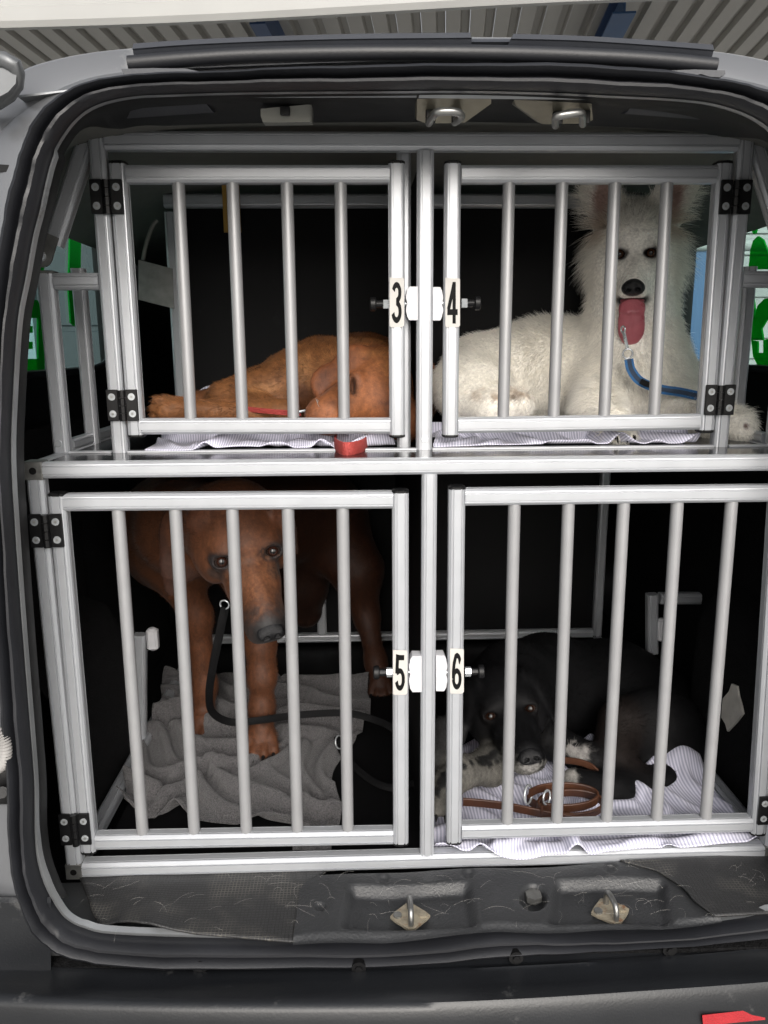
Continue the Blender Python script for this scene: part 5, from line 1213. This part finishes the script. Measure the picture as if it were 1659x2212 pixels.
ring(P(1356, 764, Y=1.392), .0085, (.2, 1, .2), .0018, 'steel', 'ring', lb); ring(P(1346, 712, Y=1.406), .006, (1, .3, .1), .0016, 'steel', 'ring', lb)
strap([P(1384, 823, Y=1.377), P(1400, 830, Y=1.371), P(1412, 829, Y=1.367)], .010, (0, 0, 1), .004, 'keeper', 'web_black', lb)
lr = thing('lead', 'red webbing lead lying under the sleeping brown dog, its loop on the shelf edge', 'lead', P(755, 965, Z=1.274))
q = [P(795, 950, Z=1.2825), P(786, 961, Z=1.2825), P(765, 968, Z=1.2825), P(742, 969, Z=1.2825), P(727, 962, Z=1.2825), P(724, 953, Z=1.2825), P(735, 946, Z=1.2825), P(760, 943, Z=1.2825), P(790, 945, Z=1.2825)]
strap(q, .020, (0, 0, 1), .0026, 'loop', 'web_red', lr); 
strap([P(536, 884, Y=1.319), P(575, 888, Y=1.311), P(612, 891, Y=1.306), P(650, 893, Y=1.301)], .009, (0, -.4, 1), .003, 'strap', 'web_red', lr)
MB().tube([P(640, 890, Y=1.296), P(668, 886, Y=1.296)], .0022, 8).build('snap_hook', 'steel', lr); ring(P(793, 946, Z=1.286), .006, (0, 1, .3), .0014, 'steel', 'ring', lr)
ll = thing('lead', 'brown leather lead coiled on the striped sheet in front of the black dog', 'lead', P(1215, 1740, Z=.63))
zz = .655
strap([P(1000, 1732, Z=zz), P(1040, 1735, Z=zz), P(1090, 1741, Z=zz), P(1150, 1753, Z=zz), P(1205, 1764, Z=zz-.004), P(1260, 1772, Z=zz-.006)], .017, (0, -.25, 1), .004, 'strap', 'leather', ll)
co_ = lambda cx, cy, rx, ry, a0, a1, z, n=12: [P(cx+rx*math.cos(math.radians(a)), cy+ry*math.sin(math.radians(a)), Z=z+.012*math.sin(math.radians(a*.5))) for a in np.linspace(a0, a1, n)]
strap(co_(1215, 1722, 76, 24, 200, 530, zz+.006), .017, (0, -.2, 1), .004, 'coil', 'leather', ll)
strap(co_(1232, 1738, 70, 26, 150, 470, zz-.004), .017, (0, -.3, 1), .004, 'coil', 'leather', ll)
strap([P(1220, 1642, Y=1.33), P(1250, 1646, Y=1.32), P(1275, 1655, Y=1.31), P(1290, 1668, Y=1.30)], .013, (0, 0, 1), .004, 'strap', 'leather', ll)
ring(P(1141, 1716, Z=.672), .0155, (1, -.7, .2), .0021, 'steel', 'ring', ll); ring(P(1181, 1722, Z=.668), .012, (1, -.9, .2), .0019, 'steel', 'ring', ll)
# pale patch where the carpet of the right wheel arch is torn
M['foam'] = pm('pale_backing', (.52, .50, .45), .85, 0, .12, 40, .5, 120)
MB().prism([P(x, y, X=.694) for x, y in ((1580,1477),(1591,1482),(1595,1505),(1600,1523),(1604,1542),(1590,1560),(1571,1580),(1566,1563),(1558,1550),(1559,1528),(1561,1509),(1574,1494))], (.004, 0, 0)).build('torn_lining', 'foam', van, label='pale torn patch in the right carpet lining')
# dog hairs shed on the sill
rg = np.random.default_rng(21); cvs = []
for i in range(120):
    x = rg.uniform(160, 1640) if i % 3 else rg.uniform(1200, 1640); y = rg.uniform(1872, 2000)-(x-829)*.018
    q = P(x, y, Z=ZF+.012); a = rg.uniform(0, 6.28); L_ = rg.uniform(.012, .05); bend = rg.uniform(-1.6, 1.6); pts = []
    for k in range(6): pts.append(q.copy()+np.array([0, 0, .004*math.sin(k*.6)])); q = q+np.array([math.cos(a), math.sin(a)*.7, 0])*L_/5; a += bend/5
    cvs.append(pts)
hc_ = bpy.data.hair_curves.new('shed_hair'); hc_.add_curves([6]*len(cvs)); hc_.points.foreach_set('position', np.array(cvs, np.float32).ravel())
ra_ = hc_.attributes.get('radius') or hc_.attributes.new('radius', 'FLOAT', 'POINT'); ra_.data.foreach_set('value', np.full(len(cvs)*6, 4.5e-5, np.float32))
hc_.materials.append(M['whisker']); ho = bpy.data.objects.new('shed_hair', hc_); COL.objects.link(ho); par(ho, van); ho['kind'] = 'stuff'
